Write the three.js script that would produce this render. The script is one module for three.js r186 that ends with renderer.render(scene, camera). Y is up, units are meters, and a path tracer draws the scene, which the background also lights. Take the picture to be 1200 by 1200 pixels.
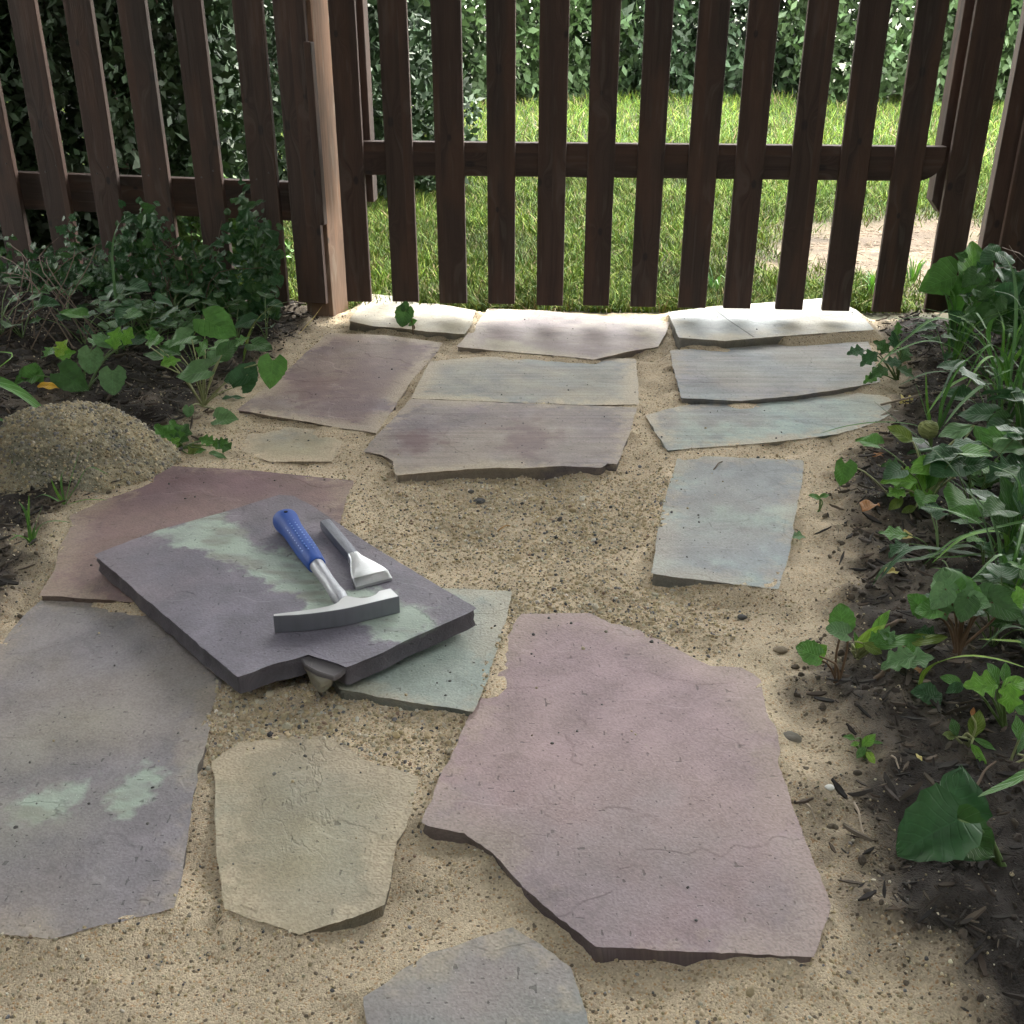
import * as THREE from 'three';
import { mergeGeometries, mergeVertices, toCreasedNormals } from 'three/addons/utils/BufferGeometryUtils.js';
import { RoundedBoxGeometry } from 'three/addons/geometries/RoundedBoxGeometry.js';

// ---------------------------------------------------------------- camera, sky, sun, exposure
const scene = new THREE.Scene();
const EYE = 0.9, FOCAL = 1250, PITCH = Math.atan(FOCAL / 2600);       // metres; pixels of the 1200 px photograph; radians down
const camera = new THREE.PerspectiveCamera(2 * Math.atan(600 / FOCAL) * 180 / Math.PI, 1, 0.05, 300);
camera.position.set(0, EYE, 0);
camera.rotation.set(-PITCH, 0, 0);

const renderer = new THREE.WebGLRenderer({ antialias: true });
renderer.toneMapping = THREE.LinearToneMapping;
renderer.toneMappingExposure = 7;
renderer.shadowMap.enabled = true;

{ // hazy summer sky: pale at the horizon, soft blue overhead
  const W = 64, H = 32, d = new Float32Array(W * H * 4);
  for (let j = 0; j < H; j++) for (let i = 0; i < W; i++) {
    const e = Math.max(0, (j + .5) / H * 2 - 1), t = Math.pow(e, .55), k = (j * W + i) * 4;   // row 0 is the nadir
    d[k] = 2.1 * (1 - t) + 1.35 * t; d[k + 1] = 2.02 * (1 - t) + 1.42 * t; d[k + 2] = 1.84 * (1 - t) + 1.5 * t; d[k + 3] = 1;
  }
  const sky = new THREE.DataTexture(d, W, H, THREE.RGBAFormat, THREE.FloatType);
  sky.mapping = THREE.EquirectangularReflectionMapping; sky.magFilter = THREE.LinearFilter; sky.needsUpdate = true;
  scene.background = sky; scene.environment = sky;
}
const sun = new THREE.DirectionalLight(new THREE.Color(1, .95, .84), 2.0);
sun.position.set(1.9, 8, -7.4); sun.target.position.set(0, 0, -3);
sun.castShadow = true; sun.shadow.radius = 3; sun.shadow.mapSize.set(2048, 2048);
Object.assign(sun.shadow.camera, { left: -9, right: 9, top: 9, bottom: -9, near: .1, far: 40 });
scene.add(sun, sun.target);

// ---------------------------------------------------------------- helpers
const TREE_EDGE = -4.85;                                             // the crown's far edge: beyond it the sun reaches the ground
let seed = 20240;
const rnd = () => { seed = (seed + 0x6d2b79f5) | 0; let t = Math.imul(seed ^ (seed >>> 15), 1 | seed); t = (t + Math.imul(t ^ (t >>> 7), 61 | t)) ^ t; return ((t ^ (t >>> 14)) >>> 0) / 4294967296; };
const rr = (a, b) => a + (b - a) * rnd();
const pick = (a) => a[Math.floor(rnd() * a.length)];
const clamp = (x, a = 0, b = 1) => Math.min(b, Math.max(a, x));
const smooth = (a, b, x) => { const t = clamp((x - a) / (b - a)); return t * t * (3 - 2 * t); };
const mix = (a, b, t) => a + (b - a) * t;
const mix3 = (a, b, t) => [mix(a[0], b[0], t), mix(a[1], b[1], t), mix(a[2], b[2], t)];
const hash = (x, y, s) => { let h = Math.imul(x, 374761393) + Math.imul(y, 668265263) + Math.imul(s, 1274126177) | 0; h = Math.imul(h ^ (h >>> 13), 1274126177); return ((h ^ (h >>> 16)) >>> 0) / 4294967296; };
function noise(x, y, s = 0) {
  const xi = Math.floor(x), yi = Math.floor(y); let fx = x - xi, fy = y - yi;
  fx = fx * fx * (3 - 2 * fx); fy = fy * fy * (3 - 2 * fy);
  const a = hash(xi, yi, s), b = hash(xi + 1, yi, s), c = hash(xi, yi + 1, s), d = hash(xi + 1, yi + 1, s);
  return a + (b - a) * fx + (c - a) * fy + (a - b - c + d) * fx * fy;
}
const fbm = (x, y, s, o = 4) => { let v = 0, a = .5, n = 0; for (let i = 0; i < o; i++) { v += a * noise(x, y, s + i * 17); n += a; a *= .5; x = x * 2.03 + 3.1; y = y * 2.03 + 1.7; } return v / n; };
const vary = (c, a, b) => { const k = rr(a, b); return [c[0] * k * rr(.96, 1.04), c[1] * k, c[2] * k * rr(.95, 1.05)]; };
const noise3 = (x, y, z, s) => { const zi = Math.floor(z); let f = z - zi; f = f * f * (3 - 2 * f); return mix(noise(x, y, s + zi * 57), noise(x, y, s + zi * 57 + 57), f); };
const fbm3 = (x, y, z, s, o = 4) => { let v = 0, a = .5, n = 0; for (let i = 0; i < o; i++) { v += a * noise3(x, y, z, s + i * 1013); n += a; a *= .5; x = x * 2.03 + 1.3; y = y * 2.03 + 3.1; z = z * 2.03 + 1.7; } return v / n; };
const V = (x, y, z) => new THREE.Vector3(x, y, z);
const cp = Math.cos(PITCH), sp = Math.sin(PITCH);
function ray(px, py) { const x = (px - 600) / FOCAL, y = -(py - 600) / FOCAL; return V(x, y * cp - sp, -cp - y * sp); }
function at(px, py, h = 0) { const d = ray(px, py); return d.multiplyScalar((h - EYE) / d.y).add(V(0, EYE, 0)); }       // where a line of sight meets the level h
function atZ(px, py, z) { const d = ray(px, py); return d.multiplyScalar(z / d.z).add(V(0, EYE, 0)); }                  // ... or the upright plane z
const mpp = (p) => { const dy = p.y - EYE, depth = -p.z * cp - dy * sp; return depth / FOCAL; };                          // metres that one photo pixel spans at a point
const used = new Map();
function numbered(name) { const n = used.get(name) || 0; used.set(name, n + 1); return n ? name + '_' + String(n).padStart(3, '0') : name; }
function tag(o, label, category, group) { o.userData.label = label; o.userData.category = category; if (group) o.userData.group = group; return o; }
function struct(name, geo, mat) { const m = new THREE.Mesh(geo, mat); m.name = numbered(name); m.userData.kind = 'structure'; m.castShadow = m.receiveShadow = true; scene.add(m); return m; }
function thing(name, label, category, p = V(0, 0, 0), group) { const g = new THREE.Group(); g.name = numbered(name); g.position.copy(p); tag(g, label, category, group); scene.add(g); return g; }
function part(name, geo, mat, parent) { const m = new THREE.Mesh(geo, mat); m.name = name; m.castShadow = m.receiveShadow = true; parent.add(m); return m; }
function solo(name, geo, mat, label, category, p, group) { const m = new THREE.Mesh(geo, mat); m.name = numbered(name); if (p) m.position.copy(p); m.castShadow = m.receiveShadow = true; tag(m, label, category, group); scene.add(m); return m; }
const lin = (hex) => { const c = new THREE.Color(hex); return [c.r, c.g, c.b]; };
const toS = (v) => { v = clamp(v); return 255 * (v <= .0031308 ? 12.92 * v : 1.055 * Math.pow(v, 1 / 2.4) - .055); };
function tex(w, h, fn, srgb = true, repeat = false) {                // fn(u, v) -> linear rgb or grey
  const d = new Uint8Array(w * h * 4);
  for (let j = 0; j < h; j++) for (let i = 0; i < w; i++) {
    const c = fn((i + .5) / w, (j + .5) / h, i, j), k = (j * w + i) * 4;
    if (srgb) { d[k] = toS(c[0]); d[k + 1] = toS(c[1]); d[k + 2] = toS(c[2]); } else d[k] = d[k + 1] = d[k + 2] = 255 * clamp(c);
    d[k + 3] = 255;
  }
  const t = new THREE.DataTexture(d, w, h); if (srgb) t.colorSpace = THREE.SRGBColorSpace;
  t.magFilter = THREE.LinearFilter; t.minFilter = THREE.LinearMipmapLinearFilter; t.generateMipmaps = true; t.anisotropy = 8;
  if (repeat) t.wrapS = t.wrapT = THREE.RepeatWrapping;
  t.needsUpdate = true; return t;
}
function geom(pos, idx, uv, col) {
  const g = new THREE.BufferGeometry(); g.setAttribute('position', new THREE.Float32BufferAttribute(pos, 3));
  if (uv) g.setAttribute('uv', new THREE.Float32BufferAttribute(uv, 2)); if (col) g.setAttribute('color', new THREE.Float32BufferAttribute(col, 3));
  if (idx) g.setIndex(idx); g.computeVertexNormals(); return g;
}
const std = (o) => new THREE.MeshStandardMaterial({ side: THREE.DoubleSide, ...o });
function tube(pts, r0, r1, seg = 8, rad = 5) {                       // tapered tube through points
  const c = new THREE.CatmullRomCurve3(pts), fr = c.computeFrenetFrames(seg), pos = [], idx = [], uv = [];
  for (let i = 0; i <= seg; i++) { const p = c.getPointAt(i / seg), r = mix(r0, r1, i / seg);
    for (let j = 0; j <= rad; j++) { const a = j / rad * 6.2832, n = fr.normals[i].clone().multiplyScalar(Math.cos(a) * r).addScaledVector(fr.binormals[i], Math.sin(a) * r).add(p); pos.push(n.x, n.y, n.z); uv.push(j / rad, i / seg); } }
  for (let i = 0; i < seg; i++) for (let j = 0; j < rad; j++) { const a = i * (rad + 1) + j, b = a + rad + 1; idx.push(a, b, a + 1, b, b + 1, a + 1); }
  return geom(pos, idx, uv);
}
const segDist = (px, pz, a, b) => { const dx = b[0] - a[0], dz = b[1] - a[1], t = clamp(((px - a[0]) * dx + (pz - a[1]) * dz) / (dx * dx + dz * dz || 1)); return Math.hypot(px - a[0] - dx * t, pz - a[1] - dz * t); };
function inside(poly, x, z) { let c = false; for (let i = 0, j = poly.length - 1; i < poly.length; j = i++) { const [xi, zi] = poly[i], [xj, zj] = poly[j]; if ((zi > z) !== (zj > z) && x < (xj - xi) * (z - zi) / (zj - zi) + xi) c = !c; } return c; }
function sdist(poly, x, z) { let d = 9; for (let i = 0, j = poly.length - 1; i < poly.length; j = i++) d = Math.min(d, segDist(x, z, poly[i], poly[j])); return inside(poly, x, z) ? d : -d; }

// ---------------------------------------------------------------- flagstones: outlines on the ground, sizes and colours
const SAND = [.465, .38, .268];
const C = { pink: [.30, .21, .225], mauve: [.20, .165, .18], purple: [.155, .10, .11], red: [.165, .095, .10], slate: [.165, .152, .185], grey: [.205, .188, .205], blue: [.215, .235, .245], green: [.26, .345, .32], mint: [.34, .41, .345], cream: [.33, .29, .21], tan: [.30, .265, .175], rose: [.25, .195, .195], pale: [.34, .36, .36] };
// px: outline in the photograph; near / far: height of the top at its near and far edge; th: thickness
const SPECS = [
  { key: 'cream', px: [[410, 376], [426, 355], [436, 345], [460, 347], [492, 356], [510, 356], [556, 364], [552, 378], [544, 391], [500, 388], [470, 384], [440, 382]], near: .022, far: .022, th: .03, a: C.cream, b: C.pale, dust: .5, res: 384, label: 'small cream flagstone under the gate beside the left gate post' },
  { key: 'rose', px: [[573, 362], [633, 364], [687, 369], [783, 378], [777, 393], [770, 406], [733, 412], [695, 421], [660, 417], [587, 411], [537, 406], [557, 383]], near: .016, far: .012, th: .03, a: C.rose, b: C.cream, dust: .45, res: 512, label: 'pale pink flagstone half in sunlight under the middle of the gate' },
  { key: 'white', px: [[784, 366], [840, 359], [900, 355], [962, 350], [985, 355], [1002, 363], [1022, 386], [950, 391], [883, 396], [850, 399], [797, 395], [790, 380]], near: .036, far: .036, th: .036, a: C.pale, b: C.cream, dust: .3, res: 512, cracks: [[[834, 360], [852, 374], [883, 395]]], label: 'raised pale flagstone in bright sunlight under the right end of the gate' },
  { key: 'mauve', film: 0.3, px: [[385, 391], [450, 393], [517, 402], [508, 416], [480, 447], [440, 507], [390, 499], [332, 489], [280, 480], [335, 437]], near: .014, far: .006, th: .035, blotch: [[448, 440, 60, C.purple], [372, 452, 34, [.13, .065, .07]], [400, 470, 50, C.purple]], a: C.purple, b: C.mauve, dust: .7, farDust: .06, res: 768, label: 'purple flagstone with sand over its far left corner, next to the left bed' },
  { key: 'centre_far', film: 0.5, px: [[505, 424], [560, 419], [640, 417], [743, 421], [746, 450], [746, 473], [690, 474], [600, 471], [530, 468], [484, 466]], near: .012, far: .007, th: .03, a: C.blue, b: [.24, .235, .20], dust: .8, grain: .4, res: 640, label: 'grey flagstone joined edge to edge with the pink one in the middle' },
  { key: 'centre', film: 0.38, px: [[483, 468], [530, 470], [600, 473], [690, 476], [745, 478], [735, 508], [722, 543], [710, 542], [703, 547], [660, 545], [613, 548], [583, 547], [520, 551], [466, 556], [463, 540], [447, 532], [428, 529], [446, 508]], near: .017, far: .012, th: .035, a: C.mauve, b: [.23, .20, .185], dust: .55, grain: .3, blotch: [[492, 514, 34, [.13, .065, .07]], [620, 512, 40, C.purple]], res: 768, label: 'pinkish flagstone with red stains and an undercut near edge in the middle' },
  { key: 'right_grey', film: 0.3, px: [[787, 411], [880, 404], [1010, 395], [1016, 400], [1030, 447], [980, 456], [933, 463], [867, 469], [800, 466], [793, 440]], near: .018, far: .012, th: .035, a: C.blue, b: C.grey, dust: .35, grain: .5, res: 768, label: 'grey layered flagstone just in front of the sunlit white one' },
  { key: 'right_thin', film: 0.3, px: [[758, 487], [800, 476], [867, 471], [933, 465], [1010, 459], [1040, 466], [1052, 480], [1020, 496], [980, 508], [900, 518], [784, 527]], near: .014, far: .004, th: .03, a: C.blue, b: C.green, dust: .7, grain: .3, res: 640, label: 'long blue-grey flagstone with a pointed left end, running into the right bed' },
  { key: 'right_slate', film: 0.15, px: [[797, 534], [860, 537], [939, 540], [938, 560], [930, 600], [921, 650], [910, 689], [880, 685], [830, 679], [766, 671], [774, 620], [786, 570]], near: .022, far: .006, th: .04, a: [.215, .235, .25], b: C.green, dust: .4, res: 768, label: 'rectangular blue-grey flagstone standing alone beside the right bed' },
  { key: 'buried', film: 0.4, px: [[293, 509], [333, 501], [405, 507], [396, 525], [387, 540], [317, 540], [285, 528]], near: .007, far: .003, th: .03, a: C.tan, b: C.blue, dust: .95, res: 384, label: 'small tan flagstone almost buried in sand between the purple ones' },
  { key: 'red', film: 0.15, px: [[187, 551], [202, 547], [293, 552], [412, 564], [402, 590], [385, 650], [370, 694], [280, 708], [160, 704], [110, 700], [49, 697], [68, 667], [72, 642], [88, 613], [85, 604], [127, 585], [158, 575], [182, 565]], near: .024, far: .010, th: .04, a: C.red, b: C.purple, dust: .35, rim: 'right', res: 1024, label: 'reddish purple flagstone with a scalloped left edge under the stacked slab' },
  { key: 'left_big', film: 0.22, px: [[48, 705], [110, 709], [180, 714], [250, 760], [258, 793], [247, 823], [238, 870], [227, 897], [222, 933], [218, 967], [212, 1000], [200, 1062], [60, 1096], [-80, 1080], [-70, 850], [0, 757]], near: .014, far: .014, th: .04, a: C.grey, b: [.215, .205, .185], dust: .3, mint: [[[12, 948], [30, 932], [60, 922], [104, 914], [98, 934], [66, 958], [38, 966], [14, 963]], [[132, 928], [150, 910], [172, 900], [186, 910], [176, 932], [150, 954], [134, 948]]], res: 1024, label: 'large grey flagstone with two mint green patches in the lower left' },
  { key: 'green', film: 0.15, px: [[470, 690], [535, 691], [597, 694], [590, 725], [578, 765], [567, 797], [553, 832], [480, 820], [400, 806], [370, 760]], near: .018, far: .006, th: .03, a: C.green, b: [.30, .33, .30], dust: .45, res: 640, label: 'pale green flagstone sticking out from under the stacked slab' },
  { key: 'tan', film: 0.4, px: [[252, 893], [283, 873], [333, 864], [392, 867], [420, 891], [485, 911], [480, 934], [472, 967], [458, 1000], [446, 1058], [352, 1092], [268, 1062], [259, 1000], [257, 917]], near: .014, far: .004, th: .035, a: C.tan, b: [.235, .225, .175], dust: .65, ridges: 1, res: 768, label: 'tan flagstone with a rough ridged face at the bottom of the path' },
  { key: 'pink', film: 0.12, px: [[613, 721], [690, 720], [713, 732], [748, 740], [800, 766], [832, 782], [868, 784], [888, 797], [893, 827], [906, 855], [910, 880], [908, 893], [914, 913], [933, 967], [946, 1004], [968, 1060], [950, 1118], [700, 1106], [640, 1058], [582, 998], [567, 987], [547, 973], [513, 967], [498, 962], [503, 950], [512, 927], [547, 853], [567, 817], [582, 783], [600, 743]], near: .020, far: .006, th: .04, a: C.pink, b: C.mauve, dust: .25, veins: 1, res: 1024, label: 'largest flagstone, dusty pink with a ragged right edge, at the bottom right of the path' },
  { key: 'hidden_low', film: 0.2, px: [[505, 1120], [600, 1090], [665, 1135], [690, 1230], [440, 1260], [430, 1170]], near: .012, far: .010, th: .03, a: C.blue, b: C.mauve, dust: .5, res: 384, label: 'blue-grey flagstone at the very bottom between the tan and pink ones' },
];
const SLAB = { key: 'slab', px: [[114, 650], [187, 622], [260, 602], [327, 581], [342, 582], [363, 593], [420, 632], [490, 675], [555, 713], [513, 732], [480, 746], [447, 763], [406, 780], [386, 772], [362, 765], [318, 777], [280, 791], [200, 723]], near: .059, far: .059, th: .030, a: C.slate, b: [.175, .15, .17], dust: 0, mint: [[[188, 622], [215, 612], [255, 602], [290, 622], [292, 642], [340, 650], [400, 690], [470, 690], [470, 712], [520, 718], [475, 752], [450, 750], [430, 735], [395, 722], [360, 712], [325, 690], [290, 670], [270, 662], [240, 648], [205, 640]]], res: 1024 };

function outline(s) {
  const h0 = (s.near + s.far) / 2; let P = s.px.map(([x, y]) => at(x, y, h0));
  const zs = P.map((p) => p.z), zn = Math.max(...zs), zf = Math.min(...zs);
  s.h = (z) => mix(s.far, s.near, clamp((z - zf) / (zn - zf)));
  P = s.px.map(([x, y], i) => { let p = P[i]; for (let k = 0; k < 4; k++) p = at(x, y, s.h(p.z)); return p; });
  s.poly = P.map((p) => [p.x, p.z]); s.zn = zn; s.zf = zf;
  s.box = [Math.min(...P.map((p) => p.x)), Math.min(...P.map((p) => p.z)), Math.max(...P.map((p) => p.x)), Math.max(...P.map((p) => p.z))];
  s.c = V((s.box[0] + s.box[2]) / 2, 0, (s.box[1] + s.box[3]) / 2);
  return s;
}
SPECS.forEach(outline); outline(SLAB);
const pxPoly = (pts, s) => pts.map(([x, y]) => { let p = at(x, y, s.near); p = at(x, y, s.h(p.z)); return [p.x, p.z]; });

function stoneGeometry(s, amp = .0022, step = .007) {
  // dense outline with a chipped edge
  let poly = s.poly, area = 0; poly.forEach((p, i) => { const q = poly[(i + 1) % poly.length]; area += p[0] * q[1] - q[0] * p[1]; });
  if (area > 0) poly = [...poly].reverse();
  const O = [], sd = s.key.length * 31 + s.key.charCodeAt(0);
  let run = 0;
  poly.forEach((a, i) => { const b = poly[(i + 1) % poly.length], L = Math.hypot(b[0] - a[0], b[1] - a[1]), n = Math.max(1, Math.round(L / step)), nx = (b[1] - a[1]) / L, nz = -(b[0] - a[0]) / L;
    for (let k = 0; k < n; k++) { const t = k / n, w = Math.sin(Math.PI * t), j = ((fbm(run * 28, 2, sd, 3) - .5) * 3.2 + (noise(run * 130, 7, sd) - .5)) * amp * (.35 + .65 * w); O.push([mix(a[0], b[0], t) + nx * j, mix(a[1], b[1], t) + nz * j, run]); run += L / n; } });
  const N = O.length, nrm = O.map((_, i) => { const a = O[(i + N - 2) % N], b = O[(i + 2) % N], l = Math.hypot(b[0] - a[0], b[1] - a[1]) || 1; return [(b[1] - a[1]) / l, -(b[0] - a[0]) / l]; });
  const ring = (inset, y, jit = 0) => O.map(([x, z, r], i) => { const q = inset + jit * (fbm(r * 40, y * 90, sd + 5, 3) - .5); return [x - nrm[i][0] * q, s.h(z) + y, z - nrm[i][1] * q]; });
  const B = s.box, uvOf = (x, z) => [(x - B[0]) / (B[2] - B[0]), (z - B[1]) / (B[3] - B[1])];
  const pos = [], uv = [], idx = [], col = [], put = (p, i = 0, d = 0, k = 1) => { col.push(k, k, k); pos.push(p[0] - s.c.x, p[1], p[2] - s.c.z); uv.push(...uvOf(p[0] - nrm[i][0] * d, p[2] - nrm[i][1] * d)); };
  const r0 = ring(.0045, 0), faces = THREE.ShapeUtils.triangulateShape(r0.map((p) => new THREE.Vector2(p[0], p[2])), []);
  r0.forEach((p, i) => put(p, i, 0));
  faces.forEach(([a, b, c]) => { const A = r0[a], Bq = r0[b], Cq = r0[c], cr = (Bq[2] - A[2]) * (Cq[0] - A[0]) - (Bq[0] - A[0]) * (Cq[2] - A[2]); cr > 0 ? idx.push(a, b, c) : idx.push(a, c, b); });
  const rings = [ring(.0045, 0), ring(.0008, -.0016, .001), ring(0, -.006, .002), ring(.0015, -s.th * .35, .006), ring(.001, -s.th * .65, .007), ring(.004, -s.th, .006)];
  rings.forEach((R, k) => R.forEach((p, i) => put(p, i, [0, .0045, .009, .02, .03, .042][k], [1, .9, .55, .42, .4, .38][k])));  // side rings darkened by vertex colour: shade painted on the stone edges
  for (let k = 0; k < rings.length - 1; k++) for (let i = 0; i < N; i++) { const a = N * (k + 1) + i, b = N * (k + 1) + (i + 1) % N; idx.push(a, b, a + N, b, b + N, a + N); }
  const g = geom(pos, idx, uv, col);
  // the side faces out: make sure of the winding
  const n = g.attributes.normal, k = N * 3 + Math.floor(N / 4), out = nrm[Math.floor(N / 4)];
  if (n.getX(k) * out[0] + n.getZ(k) * out[1] < 0) { const ix = g.index.array, f0 = faces.length * 3; for (let i = f0; i < ix.length; i += 3) { const t = ix[i + 1]; ix[i + 1] = ix[i + 2]; ix[i + 2] = t; } g.computeVertexNormals(); }
  return g;
}
function stoneMaterial(s) {
  const B = s.box, wx = B[2] - B[0], wz = B[3] - B[1], W = s.res, H = Math.max(128, Math.round(s.res * Math.min(1.4, wz / wx) / 64) * 64), sd = s.key.length * 7 + s.key.charCodeAt(1);
  const mint = (s.mint || []).map((m) => pxPoly(m, s)), cracks = (s.cracks || []).map((m) => pxPoly(m, s)), blot = (s.blotch || []).map(([x, y, r, c]) => { const p = at(x, y, s.near); return [p.x, p.z, r * mpp(p), c]; });
  const hgt = new Float32Array(W * H), ang = .35 + sd * .7, ca = Math.cos(ang), sa = Math.sin(ang);
  const map = tex(W, H, (u, v, i, j) => {
    const x = B[0] + u * wx, z = B[1] + v * wz, e = sdist(s.poly, x, z);
    const big = fbm(x * 4.5 + 9, z * 4.5, sd, 4), mid = fbm(x * 22, z * 22, sd + 3, 4), fine = noise(x * 420, z * 420, sd + 9), fine2 = noise(x * 900, z * 900, sd + 4);
    const al = x * ca + z * sa, ac = -x * sa + z * ca, str = fbm(x * 5, z * 95, sd + 21, 4), lay = fbm(al * 9, ac * 26, sd + 31, 4);
    let c = mix3(s.a, s.b, .8 * smooth(.34, .74, big + (mid - .5) * .35));
    let q1 = fbm(x * 3.2 + 4, z * 4.4, sd + 36, 5) * 5.2, qf = q1 - Math.floor(q1), ledge = smooth(.09, 0, qf) * smooth(.3, .6, fbm(x * 7, z * 7, sd + 38, 3)), h = mid * .3 + lay * .22 + fine * .1 + fine2 * .06 + (Math.floor(q1) % 2 ? smooth(0, .07, qf) : 1 - smooth(0, .12, qf)) * .24;
    const sh = .70 + .6 * mid + .26 * (fine - .5) + .16 * (fine2 - .5) + (lay - .5) * .3; c = c.map((q) => q * sh * (1 - .09 * ledge)); if (s.film) c = mix3(c, SAND.map((q) => q * (.75 + .3 * fine)), s.film * smooth(.25, .7, fbm(x * 5 + 3, z * 5, sd + 33, 4)));  // dark line along each ledge, its shadow painted into the colour
    if (s.grain) { const g = 1 + (str - .5) * s.grain; c = c.map((q) => q * g); h += str * .35; }
    if (s.ridges) { const rd = Math.abs(fbm(al * 14, ac * 34, sd + 41, 5) - .5), rk = smooth(.4, .7, fbm(x * 8, z * 8, sd + 44, 3)); h -= .3 * rk * smooth(.04, 0, rd); c = c.map((q) => q * (1 - .14 * rk * smooth(.025, 0, rd))); }
    if (s.veins) { const rd = Math.abs(fbm(x * 9, z * 9, sd + 51, 4) - .5); const vv = smooth(.014, 0, rd) * smooth(.56, .7, fbm(x * 6, z * 6, sd + 55, 3)); c = c.map((q) => q * (1 - .14 * vv)); h -= vv * .08; }
    for (const [bx, bz, r, bc] of blot) { const t = smooth(1, .2, Math.hypot((x - bx) / 1.2, (z - bz) / 2.2) / r + (fbm(x * 35, z * 35, sd + 61, 4) - .5) * 1.1); c = mix3(c, bc, t * .75); }
    for (const m of mint) { const d = sdist(m, x, z) + (fbm(x * 18, z * 18, sd + 71, 4) - .5) * (s.key === 'slab' ? .07 : .03) + (fbm(x * 90, z * 90, sd + 73, 3) - .5) * .03, t = smooth(-.012, .012, d) * clamp(.52 + .85 * fbm(x * 30, z * 55, sd + 75, 4)), edge = smooth(.012, 0, Math.abs(d));
      const mc = mix3(C.mint, [.25, .27, .22], smooth(.5, .72, fbm(x * 14, z * 30, sd + 77, 4))).map((q) => q * (.8 + .4 * mid)); c = mix3(c, mc, t * .92); h -= t * .25; h += edge * .1;
      const rd = Math.abs(fbm(x * 12, z * 26, sd + 79, 4) - .5); const cr = t * smooth(.014, 0, rd) * smooth(.5, .68, fbm(x * 9, z * 9, sd + 83, 3)); c = c.map((q) => q * (1 - .4 * cr)); h -= cr * .2; }
    for (const m of cracks) { let d = 9; for (let k = 0; k < m.length - 1; k++) d = Math.min(d, segDist(x, z, m[k], m[k + 1])); const t = smooth(.003, .001, d + (mid - .5) * .002); c = c.map((q) => q * (1 - .65 * t)); h -= t * .5; }
    const sp1 = noise(x * 170, z * 170, sd + 91); if (sp1 > .93) { c = c.map((q) => q * .55); h -= .12; }
    if (hash(i >> 1, j >> 1, sd + 95) > .9985) c = c.map((q) => q * 1.7);
    if (s.dust) {                                                    // sand swept over it, thickest along the edges
      const dn = fbm(x * 7, z * 7, sd + 101, 4), df = fbm(x * 60, z * 60, sd + 103, 3);
      let d = s.dust * (smooth(.07, 0, e) * .9 + .14) * smooth(.42, .72, dn + (df - .5) * .5 + smooth(.05, 0, e) * .16);
      if (s.farDust) d = Math.max(d, smooth(s.farDust + .1, 0, z - B[1] + (x - B[0]) * .3 + (dn - .5) * .2));
      d = clamp(d) * .85; c = mix3(c, SAND.map((q) => q * (.78 + .4 * fine + .1 * fine2)), d); h = mix(h, .55 + .3 * fine, d * .8);
    }
    hgt[j * W + i] = h; return c;
  });
  const bump = tex(W, H, (u, v, i, j) => hgt[j * W + i] * .8, false);
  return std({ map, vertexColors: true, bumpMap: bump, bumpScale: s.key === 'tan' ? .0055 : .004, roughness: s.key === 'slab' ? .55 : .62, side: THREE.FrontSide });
}
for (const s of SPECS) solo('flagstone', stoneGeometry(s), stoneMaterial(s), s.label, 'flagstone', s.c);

// ---------------------------------------------------------------- ground: sand path, soil of the beds, lawn behind the fence
const edgeLine = (pts) => pts.map(([x, y]) => { const p = at(x, y, 0); return [p.z, p.x]; }).sort((a, b) => a[0] - b[0]);
const RB = edgeLine([[1056, 368], [1030, 392], [1050, 462], [1022, 500], [992, 560], [985, 620], [992, 690], [975, 740], [955, 790], [945, 840], [950, 900], [975, 960], [1000, 1010], [1040, 1120], [1100, 1230]]);
const LB = edgeLine([[402, 366], [372, 380], [320, 405], [285, 440], [255, 482], [240, 520], [185, 550], [110, 588], [70, 622], [44, 690], [0, 750], [-60, 800], [-140, 1000]]);
const lerpLine = (L, z) => { if (z <= L[0][0]) return L[0][1]; for (let i = 1; i < L.length; i++) if (z <= L[i][0]) return mix(L[i - 1][1], L[i][1], (z - L[i - 1][0]) / (L[i][0] - L[i - 1][0])); return L[L.length - 1][1]; };
const G0 = at(407, 353, .065), G1 = at(1083, 366.5, .065);           // foot of the gate
const L0 = at(343, 353, .05), L1 = L0.clone().add(V(-1.6, 0, -.36));  // foot of the fence on the left
const fenceZ = (x) => x > L0.x ? mix(G0.z, G1.z, (x - G0.x) / (G1.x - G0.x)) : mix(L0.z, L1.z, (x - L0.x) / (L1.x - L0.x));
const bedMask = (x, z) => { const d = Math.max(x - lerpLine(RB, z), lerpLine(LB, z) - x); return smooth(-.07, .09, d + (fbm(x * 7, z * 7, 301, 4) - .5) * .16 + (noise(x * 55, z * 55, 305) - .5) * .05); };
const lawnMask = (x, z) => smooth(-.05, .03, fenceZ(x) - .17 - z + (fbm(x * 8, z * 8, 311, 3) - .5) * .12);
const patch = (() => { const p = at(1040, 290, 0); return (x, z) => { const d = Math.hypot((x - p.x - .15) / .95, (z - p.z - .08) / .95); return d > 1.6 ? 0 : smooth(1, .55, d + (fbm(x * 4, z * 4, 321, 4) - .5) * .9); }; })();
const stonesAt = (x, z, m = 0) => { for (const s of SPECS) { const B = s.box; if (x > B[0] - .05 && x < B[2] + .05 && z > B[1] - .05 && z < B[3] + .05 && sdist(s.poly, x, z) > m) return s; } return null; };
const ridge = (() => { const p = at(735, 742, 0), q = at(800, 765, 0), c = at(620, 590, 0); return (x, z) => .010 * smooth(.07, 0, segDist(x, z, [p.x + .03, p.z - .03], [q.x + .03, q.z - .04])) - .014 * smooth(.35, 0, Math.hypot((x - c.x) / 1.2, z - c.z)); })();
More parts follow.
